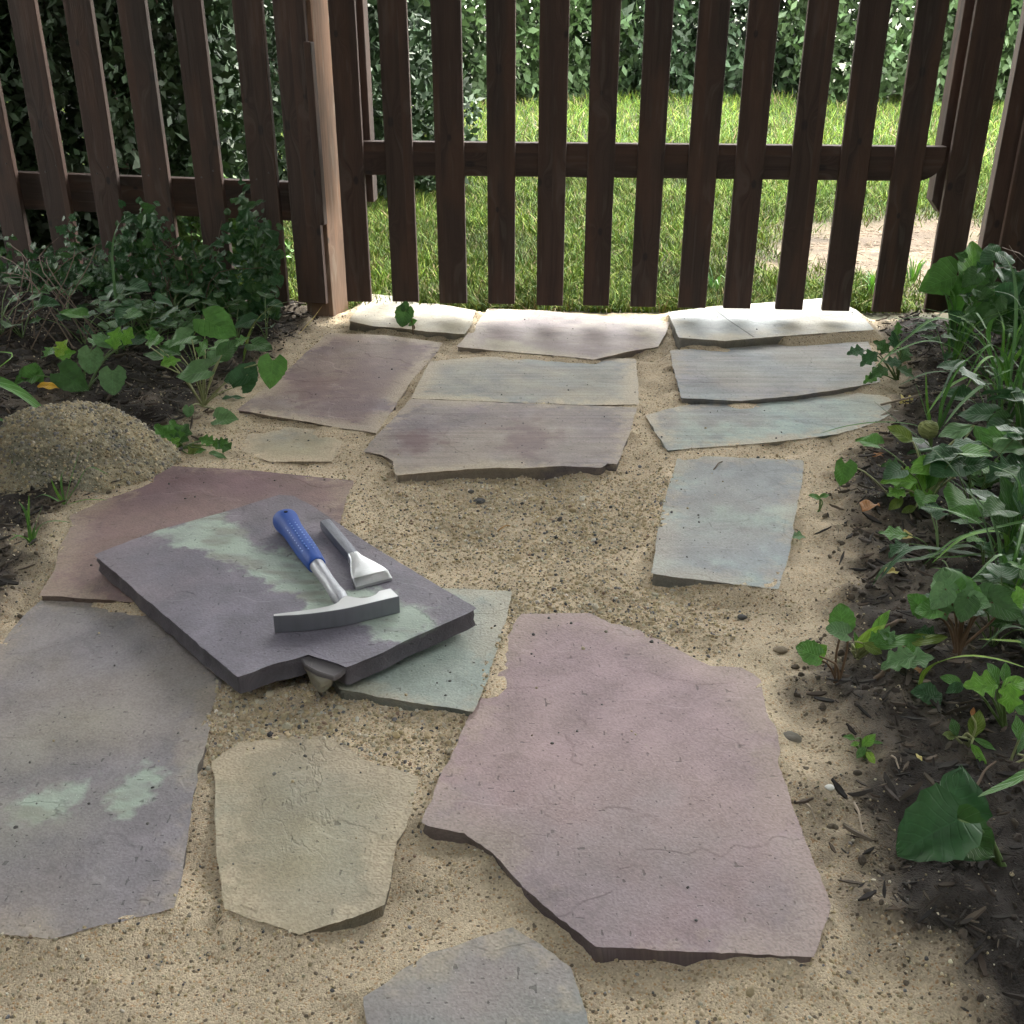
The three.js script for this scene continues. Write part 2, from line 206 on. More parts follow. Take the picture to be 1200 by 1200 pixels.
function height(x, z) {
  const b = bedMask(x, z), l = lawnMask(x, z);
  let h = (fbm(x * 3, z * 3, 331, 3) - .5) * .012 + (fbm(x * 14, z * 14, 335, 3) - .5) * .021 + (fbm(x * 45, z * 45, 339, 2) - .5) * .009 + ridge(x, z);
  h += b * ((fbm(x * 18, z * 18, 341, 4) - .42) * .05 + .012);
  if (x < 0) h += .10 * smooth(.1, .9, lerpLine(LB, z) - x) * (1 - l);
  h = mix(h, (fbm(x * 5, z * 5, 351, 3) - .5) * .03 - .004, l);
  return h;
}
function surface(x, z) {                                             // with the sand that drifts against the stones
  let y = height(x, z); const s = stonesAt(x, z, -.06);
  if (s) { const d = sdist(s.poly, x, z); if (d > .012) return Math.min(y, s.h(z) - .012); const k = smooth(-.06, .002, d) * smooth(.36, .6, fbm(x * 6, z * 6, 345, 3) + (z < s.c.z ? .14 : -.06)); y = mix(y, Math.max(y, s.h(z) - .0015 + (noise(x * 90, z * 90, 347) - .5) * .006), k); }
  return y;
}
const groundAt = (px, py) => { let p = at(px, py, 0); for (let i = 0; i < 3; i++) p = at(px, py, height(p.x, p.z)); return p; };
const grains = (() => { // grains of many colours, tile 0.5 m
  const n = 1024, cell = (u, v, k, s) => { const x = u * k, y = v * k, xi = Math.floor(x), yi = Math.floor(y); let best = 9, id = 0; for (let a = -1; a <= 1; a++) for (let b = -1; b <= 1; b++) { const cx = (xi + a + k) % k, cy = (yi + b + k) % k, dx = xi + a + hash(cx, cy, s) - x, dy = yi + b + hash(cx, cy, s + 1) - y, d = dx * dx + dy * dy; if (d < best) { best = d; id = hash(cx, cy, s + 2); } } return [Math.sqrt(best), id]; };
  const hb = new Float32Array(n * n);
  const map = tex(n, n, (u, v, i, j) => { const [d, id] = cell(u, v, 260, 411), [d2, id2] = cell(u, v, 110, 421); let t = .62 + .38 * id, c = [t, t, t]; let h = .4 - d * .35;
    if (id > .97) c = [.4, .38, .36]; else if (id < .04) c = [1, .98, .92]; else if (id > .92) c = [.7, .55, .42];
    if (id2 > .9 && d2 < .42) { c = id2 > .965 ? [.25, .24, .24] : id2 > .95 ? [.9, .9, .88] : [.55, .5, .45]; h = .85 - d2 * .6; }
    hb[j * n + i] = h; return c; }, true, true);
  const bump = tex(n, n, (u, v, i, j) => hb[j * n + i], false, true);
  return { map, bump };
})();
const groundMat = std({ vertexColors: true, map: grains.map, bumpMap: grains.bump, bumpScale: .003, roughness: .95, side: THREE.FrontSide });
{
  const X0 = -3, X1 = 3, Z0 = -4.3, Z1 = -.3, nx = 600, nz = 400, pos = [], uv = [], col = [], cls = new Uint8Array((nx + 1) * (nz + 1));
  for (let j = 0; j <= nz; j++) for (let i = 0; i <= nx; i++) {
    const x = mix(X0, X1, i / nx), z = mix(Z0, Z1, j / nz), b = bedMask(x, z), l = lawnMask(x, z);
    const y = surface(x, z);
    pos.push(x, y, z); uv.push(x / .5, z / .5);
    const big = fbm(x * 2.2, z * 2.2, 361, 3), m = fbm(x * 25, z * 25, 365, 3);
    let c = mix3(SAND, [.43, .355, .25], smooth(.35, .7, big)).map((q) => q * (.86 + .3 * m) * mix(1.42, 1.2, smooth(.45, .62, fbm(x * 2.6, z * 3.4, 367, 4))));
    const soil = mix3([.034, .027, .023], [.11, .09, .07], smooth(.5, .75, fbm(x * 9, z * 9, 371, 4))).map((q) => q * (.7 + .6 * m));
    c = mix3(c, soil, b);
    c = mix3(c, mix3([.04, .045, .02], [.17, .13, .09], patch(x, z)).map((q) => q * (.4 + 1.2 * m)), l);
    col.push(...c); cls[j * (nx + 1) + i] = l > .5 ? 2 : b > .5 ? 1 : 0;
  }
  const full = geom(pos, [], uv, col), I = [[], [], []];
  const all = []; for (let j = 0; j < nz; j++) for (let i = 0; i < nx; i++) { const a = j * (nx + 1) + i, b = a + 1, c = a + nx + 1, d = c + 1; I[cls[a]].push(a, c, b, b, c, d); all.push(a, c, b, b, c, d); }
  full.setIndex(all); full.computeVertexNormals();
  ['sand', 'soil', 'lawn_soil'].forEach((name, k) => {
    const map = new Map(), P = [], N = [], U = [], Q = [], ix = I[k].map((v) => { if (!map.has(v)) { map.set(v, map.size); for (let a = 0; a < 3; a++) { P.push(full.attributes.position.array[v * 3 + a]); N.push(full.attributes.normal.array[v * 3 + a]); Q.push(col[v * 3 + a]); } U.push(uv[v * 2], uv[v * 2 + 1]); } return map.get(v); });
    const g = new THREE.BufferGeometry(); g.setAttribute('position', new THREE.Float32BufferAttribute(P, 3)); g.setAttribute('normal', new THREE.Float32BufferAttribute(N, 3)); g.setAttribute('uv', new THREE.Float32BufferAttribute(U, 2)); g.setAttribute('color', new THREE.Float32BufferAttribute(Q, 3)); g.setIndex(ix);
    struct(name, g, groundMat);
  });
  // the lawn goes on to the horizon, the garden to the sides and behind
  const pos2 = [], col2 = [], uv2 = [], ix2 = []; const n2 = 140;
  for (let j = 0; j <= n2; j++) for (let i = 0; i <= n2; i++) { const x = mix(-1, 1, i / n2), xx = Math.sign(x) * Math.pow(Math.abs(x), 2.2) * 60, z = -4.27 - Math.pow(j / n2, 2.4) * 90; pos2.push(xx, (fbm(xx * 5, z * 5, 351, 3) - .5) * .03 - .007, z); uv2.push(xx / .5, z / .5); const p = patch(xx, z), m = fbm(xx * 6, z * 6, 381, 3); col2.push(...mix3([.04, .05, .018], [.13, .092, .06], p).map((q) => q * (.4 + 1.2 * m))); }
  for (let j = 0; j < n2; j++) for (let i = 0; i < n2; i++) { const a = j * (n2 + 1) + i, c = a + n2 + 1; ix2.push(a, a + 1, c, a + 1, c + 1, c); }
  struct('lawn_soil', geom(pos2, ix2, uv2, col2), groundMat);
  const far = new THREE.PlaneGeometry(240, 240); far.rotateX(-Math.PI / 2); struct('ground', far, std({ color: new THREE.Color(.09, .08, .05), roughness: 1 })).position.y = -.09;
}

// ---------------------------------------------------------------- fence and gate
const woodTex = (sd, knots) => { const hb = []; const map = tex(256, 1024, (u, v, i, j) => {      // 0.1 m wide, 1 m tall
  let kx = 0, ring = 0, dark = 0; for (const [ku, kv, r] of knots) { const dx = (u - ku) * .1, dv = (v - kv), d = Math.hypot(dx, dv * .6); kx += Math.exp(-d * d / (r * r * 6)) * dx * 3; dark = Math.max(dark, smooth(r, r * .4, d)); }
  const uu = u * .1 + kx, g = fbm(uu * 130, v * 5, sd, 4), f = noise(uu * 700, v * 26, sd + 5), b = fbm(uu * 18, v * 2.2, sd + 9, 3);
  const stain = smooth(.45, .75, fbm(u * 2.2, v * 5, sd + 13, 4));
  let c = mix3([.070, .039, .029], [.043, .030, .025], b).map((q) => q * (.55 + .65 * g + .25 * f)); c = mix3(c, [.12, .058, .036], stain * .35); c = mix3(c, [.022, .018, .017], dark * .85);
  const w = smooth(.62, .8, fbm(uu * 60, v * 9, sd + 19, 3)); c = mix3(c, [.15, .125, .11], w * .2);
  hb[j * 256 + i] = .3 + .4 * g + .25 * f - dark * .15; return c; });
  return std({ map, bumpMap: tex(256, 1024, (u, v, i, j) => hb[j * 256 + i], false), bumpScale: .0015, roughness: .82, side: THREE.FrontSide }); };
const WOOD = [woodTex(501, [[.62, .36, .010], [.3, .75, .008]]), woodTex(531, [[.4, .22, .009], [.68, .52, .012], [.3, .6, .006]]), woodTex(561, [[.25, .48, .008], [.7, .15, .01]]), woodTex(591, [[.55, .66, .011], [.5, .28, .007]])];
function board(w, h, t, offU = 0, along = 'y') {                     // a planed board standing on its origin, uv in the wood's own metres
  const g = new RoundedBoxGeometry(w, h, t, 2, Math.min(.0028, t * .2)); g.translate(0, h / 2, 0);
  const p = g.attributes.position, uv = g.attributes.uv, n = g.attributes.normal;
  for (let i = 0; i < p.count; i++) { const side = Math.abs(n.getX(i)) > .7 && along === 'y'; let a = side ? p.getZ(i) + .03 : p.getX(i), b = p.getY(i); if (along === 'x') { a = Math.abs(n.getY(i)) > .7 ? p.getZ(i) : p.getY(i); b = p.getX(i); } uv.setXY(i, a / .1 + .5 + offU, b); }
  return g;
}
for (const w of WOOD) for (const m of ['map', 'bumpMap']) w[m].wrapS = w[m].wrapT = THREE.RepeatWrapping;
const yawOf = (a, b) => -Math.atan2(b.z - a.z, b.x - a.x);
const gateYaw = yawOf(G0, G1), leftYaw = yawOf(L1, L0), gateDir = G1.clone().sub(G0).normalize(), gateBack = V(gateDir.z, 0, -gateDir.x), leftDir = L0.clone().sub(L1).normalize(), leftBack = V(leftDir.z, 0, -leftDir.x);
const onLine = (px, py, A, dir) => { const d = ray(px, py), n = V(-dir.z, 0, dir.x), t = (A.clone().sub(V(0, EYE, 0))).dot(n) / d.dot(n); return d.multiplyScalar(t).add(V(0, EYE, 0)); };   // meets the upright plane of the fence
{
  const gate = thing('wooden_gate', 'wide dark stained picket gate between the two posts', 'gate', V(G0.x, 0, G0.z));
  const pts = [[407, 435], [460, 490.5], [515, 547], [572, 603], [628.5, 659.5], [683, 713.5], [738.5, 768.5], [794.5, 827], [847.5, 879.5], [908.5, 940.5], [963, 995.5], [1022, 1055], [1083, 1119]];
  pts.forEach(([x0, x1], i) => {
    const y = mix(353, 366.5, (x0 - 407) / 676) + rr(-.6, .6), a = onLine(x0, y, G0, gateDir), b = onLine(x1, y, G0, gateDir), m = a.clone().lerp(b, .5), w = Math.hypot(b.x - a.x, b.z - a.z);
    const p = part('picket', board(w, 1.24 - a.y, .019, i * .37), WOOD[i % 4], gate); p.position.set(m.x - G0.x, a.y, m.z - G0.z).addScaledVector(gateBack, .0095); p.rotation.y = gateYaw; p.rotation.z = rr(-.004, .004);
  });
  const r0 = onLine(400, 208.5, G0, gateDir), r1 = onLine(1104, 221, G0, gateDir), L = Math.hypot(r1.x - r0.x, r1.z - r0.z);
  for (const [name, y] of [['rail', r0.y + .008], ['rail', 1.02]]) {
    const s = new THREE.Shape(); s.moveTo(-L / 2, 0); s.lineTo(L / 2 - .06, 0); s.quadraticCurveTo(L / 2 - .012, .01, L / 2, .05); s.lineTo(L / 2, .089); s.lineTo(-L / 2, .089); s.closePath();
    const g = new THREE.ExtrudeGeometry(s, { depth: .034, bevelEnabled: true, bevelSize: .002, bevelThickness: .002, bevelSegments: 1 }); const uv = g.attributes.uv, p = g.attributes.position; for (let i = 0; i < p.count; i++) uv.setXY(i, (p.getY(i) + p.getZ(i)) / .1, p.getX(i));
    const m = part(name, g, WOOD[1], gate); m.position.set((r0.x + r1.x) / 2 - G0.x, y, (r0.z + r1.z) / 2 - G0.z).addScaledVector(gateBack, .0585); m.rotation.y = gateYaw;
  }
  // upright stiles behind the first and last pickets, their lower ends cut on a slant
  for (const [x0, x1, yb, slant, dx] of [[416, 433, 240, -.02, 0], [1098, 1118, 249, .022, 0]]) {
    const a = onLine(x0, yb, G0, gateDir), b = onLine(x1, yb, G0, gateDir), w = Math.hypot(b.x - a.x, b.z - a.z) * .97;
    const s = new THREE.Shape(); const h = 1.2 - a.y; s.moveTo(-w / 2, slant > 0 ? slant : 0); s.lineTo(-w / 2 + (slant > 0 ? w * .6 : w), slant > 0 ? -.012 : 0); s.lineTo(w / 2, slant > 0 ? -.012 : 0); s.lineTo(w / 2, h); s.lineTo(-w / 2, h); s.closePath();
    const g = new THREE.ExtrudeGeometry(s, { depth: .06, bevelEnabled: true, bevelSize: .0015, bevelThickness: .0015, bevelSegments: 1 }), uv = g.attributes.uv, p = g.attributes.position; for (let i = 0; i < p.count; i++) uv.setXY(i, (p.getX(i) + p.getZ(i)) / .1, p.getY(i));
    const m = part('stile', g, WOOD[2], gate); m.position.set((a.x + b.x) / 2 - G0.x, a.y, (a.z + b.z) / 2 - G0.z).addScaledVector(gateBack, .122); m.rotation.y = gateYaw;
  }
}
const nailMat = std({ color: new THREE.Color(.12, .11, .105), metalness: .6, roughness: .6 });
{
  const fence = thing('picket_fence', 'dark stained picket fence behind the left bed, with its end post', 'fence', V(L0.x, 0, L0.z));
  const pitch = (() => { const a = onLine(268, 300, L0, leftDir), b = onLine(330, 300, L0, leftDir); return a.distanceTo(b); })(), e = onLine(330, 300, L0, leftDir), w = .089;
  const place = (m, c, back) => { m.position.set(c.x - L0.x, c.y, c.z - L0.z).addScaledVector(leftBack, back); m.rotation.y = leftYaw; };
  for (let i = 0; i < 8; i++) { const c = e.clone().addScaledVector(leftDir, -pitch * i - w / 2 + .006); c.y = .035; const p = part('picket', board(w, 1.19, .019, i * .29 + .1), WOOD[(i + 1) % 4], fence); place(p, c, .0095); p.rotation.z = rr(-.006, .006); for (const [nx, ny] of [[-.02, .38], [.021, .40]]) { const nl = new THREE.CylinderGeometry(.0028, .0028, .002, 10); nl.rotateX(Math.PI / 2); nl.translate(nx, ny, .0103); part('nail', nl, nailMat, p); } }
  const ra = onLine(283, 213, L0, leftDir), rb = onLine(283, 258, L0, leftDir), hgt = ra.y - rb.y;
  for (const y of [rb.y, .98]) { const Lr = 1.62, c = L0.clone().addScaledVector(leftDir, -Lr / 2 + .03); c.y = y; const g = board(Lr, hgt, .036, .2, 'x'); place(part('rail', g, WOOD[3], fence), c, .039); }
  // the end post with the last picket nailed to its front
  const pc = onLine(369, 372, L0.clone().add(V(0, 0, .03)), leftDir);
  const postWood = woodTex(641, [[.4, .3, .008]]); postWood.map.wrapS = postWood.map.wrapT = postWood.bumpMap.wrapS = postWood.bumpMap.wrapT = THREE.RepeatWrapping; postWood.color.setRGB(3.1, 3.3, 2.9);  // post wood, tinted paler than the pickets
  const post = part('post', board(.095, 1.28, .095, .15), postWood, fence); const f = onLine(366, 353, L0, leftDir); f.y = -.06; place(post, f.clone().addScaledVector(leftDir, .022), .067); post.rotation.y = leftYaw - .16;
  const pk = part('picket', board(.094, 1.2, .019, .5), WOOD[1], fence); const q = f.clone(); q.y = .05; place(pk, q.addScaledVector(leftDir, .004), -.001); pk.rotation.y = leftYaw - .05;
  const blk = part('hinge_block', board(.022, .5, .03, .3), WOOD[2], fence); const k = onLine(380, 262, L0, leftDir); place(blk, k, -.014);
}
{
  const z = (() => { const p = at(1150, 385, .0); return p.z; })(), a = atZ(1156, 290, z), b = atZ(1171, 202, z);
  const g = thing('gate_post', 'dark wooden gate post behind the big-leaved plant on the right', 'post', V((a.x + .065), 0, z - .055));
  const p = part('post', board(.115, 1.34, .115, .4), WOOD[0], g); p.rotation.y = -.3; p.position.y = -.05;
  const c = part('face_board', board(.14, 1.3, .02, .2), WOOD[3], g); c.position.set(.035, -.02, .075); c.rotation.y = -.1;
}

// ---------------------------------------------------------------- the slab, the hammer, the chisel
const slab = thing('stone_slab', 'thick slate grey slab with a mint green streak, lying across three flagstones', 'stone slab', SLAB.c.clone());
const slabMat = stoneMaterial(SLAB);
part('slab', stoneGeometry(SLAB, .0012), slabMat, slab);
const flakeMat = std({ color: new THREE.Color(.11, .10, .105), roughness: .8, bumpMap: tex(256, 256, (u, v) => fbm(u * 12, v * 30, 601, 5), false), bumpScale: .004 });
const flakeTan = std({ color: new THREE.Color(.2, .185, .14), roughness: .9, bumpMap: flakeMat.bumpMap, bumpScale: .008 });
[[[[352, 768], [366, 764], [384, 768], [407, 780], [398, 788], [391, 791], [372, 786], [358, 778]], .054, .009, flakeMat], [[[354, 774], [372, 778], [391, 789], [386, 795], [376, 799], [366, 790]], .045, .010, flakeTan], [[[360, 782], [376, 788], [388, 795], [380, 803], [373, 803], [366, 794]], .035, .012, flakeTan]].forEach(([px, top, th, mat], i) => {
  const pts = px.map(([x, y]) => at(x, y, top)), s = new THREE.Shape(pts.map((p) => new THREE.Vector2(p.x - SLAB.c.x, -(p.z - SLAB.c.z)))), g = new THREE.ExtrudeGeometry(s, { depth: th - .004, bevelEnabled: true, bevelSize: .0015, bevelThickness: .002, bevelSegments: 1 });
  g.rotateX(-Math.PI / 2); const p = g.attributes.position, uv = g.attributes.uv; for (let k = 0; k < p.count; k++) { p.setY(k, p.getY(k) + (fbm(p.getX(k) * 60, p.getZ(k) * 60, 611 + i, 3) - .5) * .006); uv.setXY(k, p.getX(k) * 10, (p.getZ(k) + p.getY(k)) * 10); } g.computeVertexNormals();
  const m = part('broken_layer', g, mat, slab); m.position.y = top - th + .002;
});
const steelTex = tex(256, 256, (u, v) => .35 + .3 * fbm(u * 20, v * 20, 621, 4) + .2 * noise(u * 180, v * 14, 625), false, true);
const scratchTex = tex(512, 512, (u, v) => .5 + .3 * (fbm(u * 9, v * 160, 627, 3) - .5) + .3 * (fbm(u * 40, v * 40, 628, 4) - .5) - .3 * smooth(.02, 0, Math.abs(fbm(u * 14, v * 6, 629, 3) - .5)), false, true);
const steel = std({ color: new THREE.Color(.62, .63, .64), metalness: 1, roughness: .62, roughnessMap: steelTex, bumpMap: scratchTex, bumpScale: .0003 }), worn = std({ color: new THREE.Color(.40, .41, .44), metalness: 1, roughness: .95, roughnessMap: steelTex, bumpMap: scratchTex, bumpScale: .0008 }), darkSteel = std({ color: new THREE.Color(.22, .23, .26), metalness: .85, roughness: .9, roughnessMap: steelTex, bumpMap: scratchTex, bumpScale: .0006 });
const ST = SLAB.near;                                                // top of the slab
function loft(sections, seg = 24, mod) {                             // sections: {c, rx, ry, n} along an axis; x = side, y = up; superellipse
  const pos = [], idx = [], uv = []; sections.forEach((s, i) => { for (let j = 0; j <= seg; j++) { const a = j / seg * 6.28318, ca = Math.cos(a), sa = Math.sin(a), e = 2 / (s.n || 2); let x = Math.sign(ca) * Math.pow(Math.abs(ca), e) * s.rx, y = Math.sign(sa) * Math.pow(Math.abs(sa), e) * s.ry; const p = s.c.clone().addScaledVector(s.side, x).addScaledVector(s.up, y); pos.push(p.x, p.y, p.z); uv.push(j / seg, i / (sections.length - 1)); } });
  const R = seg + 1; for (let i = 0; i < sections.length - 1; i++) for (let j = 0; j < seg; j++) { const a = i * R + j; idx.push(a, a + 1, a + R, a + 1, a + R + 1, a + R); }
  for (const [i, flip] of [[0, 0], [sections.length - 1, 1]]) { const c = pos.length / 3, p = sections[i].c; pos.push(p.x, p.y, p.z); uv.push(.5, .5); for (let j = 0; j < seg; j++) flip ? idx.push(c, i * R + j, i * R + j + 1) : idx.push(c, i * R + j + 1, i * R + j); }
  return geom(pos, idx, uv);
}
{
  const hw = .029, top = ST + hw + .001, O = at(398, 703, ST);
  const hammer = thing('brick_hammer', 'brick hammer with a blue grip and a bright steel head lying on the slab', 'hammer', O.clone());
  // head: the outline seen from above, drawn out to the width of the blade
  const Q = (x, y) => { const p = at(290 + x / 6, 560 + y / 6, top); return new THREE.Vector2(p.x - O.x, -(p.z - O.z)); };
  const up = [[185, 959], [300, 944], [450, 924], [560, 903], [610, 888], [640, 872], [660, 850], [690, 828], [740, 838], [800, 845], [860, 837], [905, 818], [925, 796], [965, 786], [1005, 778], [1060, 832], [980, 850], [900, 869], [700, 915], [500, 946], [350, 962], [185, 970]];
  const sh = new THREE.Shape(); const P = up.map(([x, y]) => Q(x, y)); sh.moveTo(P[0].x, P[0].y); sh.splineThru(P.slice(1, 6)); sh.splineThru(P.slice(6, 8)); sh.splineThru(P.slice(8, 12)); for (let i = 12; i < 16; i++) sh.lineTo(P[i].x, P[i].y); sh.splineThru(P.slice(16, 21)); sh.lineTo(P[21].x, P[21].y); sh.closePath();
  const g = new THREE.ExtrudeGeometry(sh, { depth: hw - .002, bevelEnabled: true, bevelSize: .0009, bevelThickness: .001, bevelSegments: 2, curveSegments: 8 }); g.rotateX(-Math.PI / 2); g.computeVertexNormals();
  part('head', g, [steel, darkSteel], hammer).position.y = .002;  // sides get a darker steel that paints in their dark reflection
  // shaft and grip share one axis, from the head to the butt of the grip
  const A = at(290 + 655 / 6, 560 + 852 / 6, ST + .016).sub(O), E = at(290 + 268 / 6, 560 + 300 / 6, ST + .021).sub(O), ax = E.clone().sub(A), side = V(-ax.z, 0, ax.x).normalize(), upv = side.clone().cross(ax.clone().normalize()); if (upv.y < 0) upv.negate();
  const sec = (t, rx, ry, n = 2) => ({ c: A.clone().addScaledVector(ax, t), side, up: upv, rx, ry, n });
  part('shaft', loft([sec(-.06, .008, .007), sec(0, .0112, .0105, 2.4), sec(.04, .0122, .0112, 2.6), sec(.10, .0108, .0105, 2.4), sec(.2, .0105, .010), sec(.3, .0115, .0108), sec(.42, .0125, .012), sec(.5, .0125, .012)]), worn, hammer);
  const gripTex = tex(128, 128, (u, v) => .4 + .3 * fbm(u * 30, v * 30, 631, 3), false, true);
  const blue = std({ color: new THREE.Color(.008, .06, .30), roughness: .62, bumpMap: gripTex, bumpScale: .0005 });
  const gs = [[.395, .0122, .0115], [.402, .0148, .014], [.43, .0155, .0148], [.5, .0168, .016], [.6, .0178, .017], [.7, .0178, .0172], [.8, .0178, .0172], [.88, .0185, .0178], [.94, .0205, .0195], [.985, .022, .0205], [1.015, .0215, .020], [1.03, .0185, .017], [1.036, .013, .012], [1.038, .004, .004]].map(([t, a, b]) => sec(t, a, b, 2.3));
  const grip = part('grip', loft(gs, 32), blue, hammer);
  const dots = []; for (let k = 0; k < 13; k++) for (const a of [-.62, -.2, .2, .62]) { const t = .5 + k * .034 + (Math.abs(a) > .4 ? .017 : 0); if (t > .95) continue; const rx = .0178, ry = .0172, th = Math.PI / 2 + a * 1.25, c = A.clone().addScaledVector(ax, t).addScaledVector(side, Math.cos(th) * rx * 1.0).addScaledVector(upv, Math.sin(th) * ry * 1.0), s = new THREE.SphereGeometry(.0017, 8, 6); s.scale(1, .5, 1); s.translate(c.x, c.y, c.z); dots.push(s); }
  part('grip_dimple', mergeGeometries(dots), std({ color: new THREE.Color(.16, .30, .66), roughness: .4 }), grip).userData.kind = 'stuff';
  const hole = new THREE.CylinderGeometry(.0026, .0026, .004, 14); hole.scale(1.3, 1, 1); const hp = A.clone().addScaledVector(ax, .975).addScaledVector(upv, .0192); hole.translate(hp.x, hp.y, hp.z); part('hole_shade_disc', hole, std({ color: new THREE.Color(.01, .01, .012), roughness: 1 }), grip);  // black disc paints the shade inside the hanging hole
}
{
  const P0 = at(381, 614, ST + .0105), P1 = at(438.5, 682, ST + .006), O = P0.clone().lerp(P1, .5).setY(ST);
  const chisel = thing('brick_chisel', 'steel brick chisel with a flared blade lying right of the hammer handle', 'chisel', O);
  const ax = P1.clone().sub(P0), side = V(-ax.z, 0, ax.x).normalize(), upv = V(0, 1, 0), sec = (t, rx, ry, n, dy = 0) => ({ c: P0.clone().addScaledVector(ax, t).sub(O).add(V(0, dy, 0)), side, up: upv, rx, ry, n });
  part('shank', toCreasedNormals(loft([sec(-.002, .0075, .0075, 3.4), sec(.006, .0098, .0098, 4), sec(.05, .0102, .0102, 4.2), sec(.35, .0102, .0102, 4.2), sec(.62, .0100, .0102, 4.2)], 8), .5), darkSteel, chisel);
  part('blade', toCreasedNormals(loft([sec(.60, .0099, .0101, 4.2), sec(.66, .0112, .0102, 4.5), sec(.72, .0155, .0098, 6), sec(.79, .0215, .0090, 8), sec(.86, .0268, .0078, 10), sec(.925, .0304, .0068, 12), sec(.93, .0305, .0066, 12), sec(1.0, .0312, .0022, 14, -.003)], 32), .22), steel, chisel);
}

let moundAt;
// ---------------------------------------------------------------- sand mound, gravel, bark mulch
{
  const c = groundAt(92, 541), r = 104 * mpp(c), g = new THREE.IcosahedronGeometry(1, 70), p = g.attributes.position, P = [], uv = g.attributes.uv;
  for (let i = 0; i < p.count; i++) {
    const v = V(p.getX(i), p.getY(i), p.getZ(i)).normalize(), low = smooth(.45, .05, v.y), n = 1 + (fbm3(v.x * 1.5, v.y * 1.5, v.z * 1.5, 701) - .5) * .3 + (fbm3(v.x * 7, v.y * 7, v.z * 7, 5701) - .5) * .09 + (fbm3(v.x * 38, v.y * 38, v.z * 38, 9701, 3) - .5) * .05 + low * .2;
    p.setXYZ(i, v.x * r * 1.0 * n, Math.sign(v.y) * Math.pow(Math.abs(v.y), 1.05) * r * .74 * n, v.z * r * .78 * n);
    uv.setXY(i, p.getX(i) * 2, (p.getY(i) - p.getZ(i)) * 1.5);
    const m = fbm3(v.x * 2.6, v.y * 2.6, v.z * 2.6, 711), m2 = fbm3(v.x * 24, v.y * 24, v.z * 24, 7711, 3), dk = noise3(v.x * 60, v.y * 60, v.z * 60, 3711); P.push(...mix3([.40, .345, .23], [.26, .245, .18], smooth(.38, .64, m)).map((q) => q * (.62 + .7 * m2) * (dk > .82 ? .55 : 1)));
  }
  g.setAttribute('color', new THREE.Float32BufferAttribute(P, 3)); g.deleteAttribute('normal'); const gm = mergeVertices(g, 1e-5); gm.computeVertexNormals();
  solo('sand_mound', gm, groundMat, 'rounded heap of sandy grit at the edge of the left bed', 'mound', c.clone().add(V(-.012, -.012, 0))); moundAt = [gm, c.clone().add(V(-.012, -.012, 0))];
}
const _m = new THREE.Matrix4(), _q = new THREE.Quaternion(), _e = new THREE.Euler();
function instanced(name, geo, mat, list, parent) {                   // list: [position, euler, scale(vector), colour]
  const im = new THREE.InstancedMesh(geo, mat, list.length); im.name = parent ? name : numbered(name); im.userData.kind = 'stuff'; im.castShadow = im.receiveShadow = true;
  list.forEach(([p, e, s, c], i) => { _m.compose(p, _q.setFromEuler(_e.set(...e)), s); im.setMatrixAt(i, _m); if (c) im.setColorAt(i, new THREE.Color(...c)); });
  (parent || scene).add(im); return im;
}
const lumpy = (sd, det = 1) => { const g = new THREE.IcosahedronGeometry(1, det), p = g.attributes.position; for (let i = 0; i < p.count; i++) { const v = V(p.getX(i), p.getY(i), p.getZ(i)), n = .78 + .45 * noise(v.x * 1.7 + 9, v.z * 1.7 + v.y * 2.1 + 9, sd); p.setXYZ(i, v.x * n, v.y * n, v.z * n); } g.computeVertexNormals(); return g; };
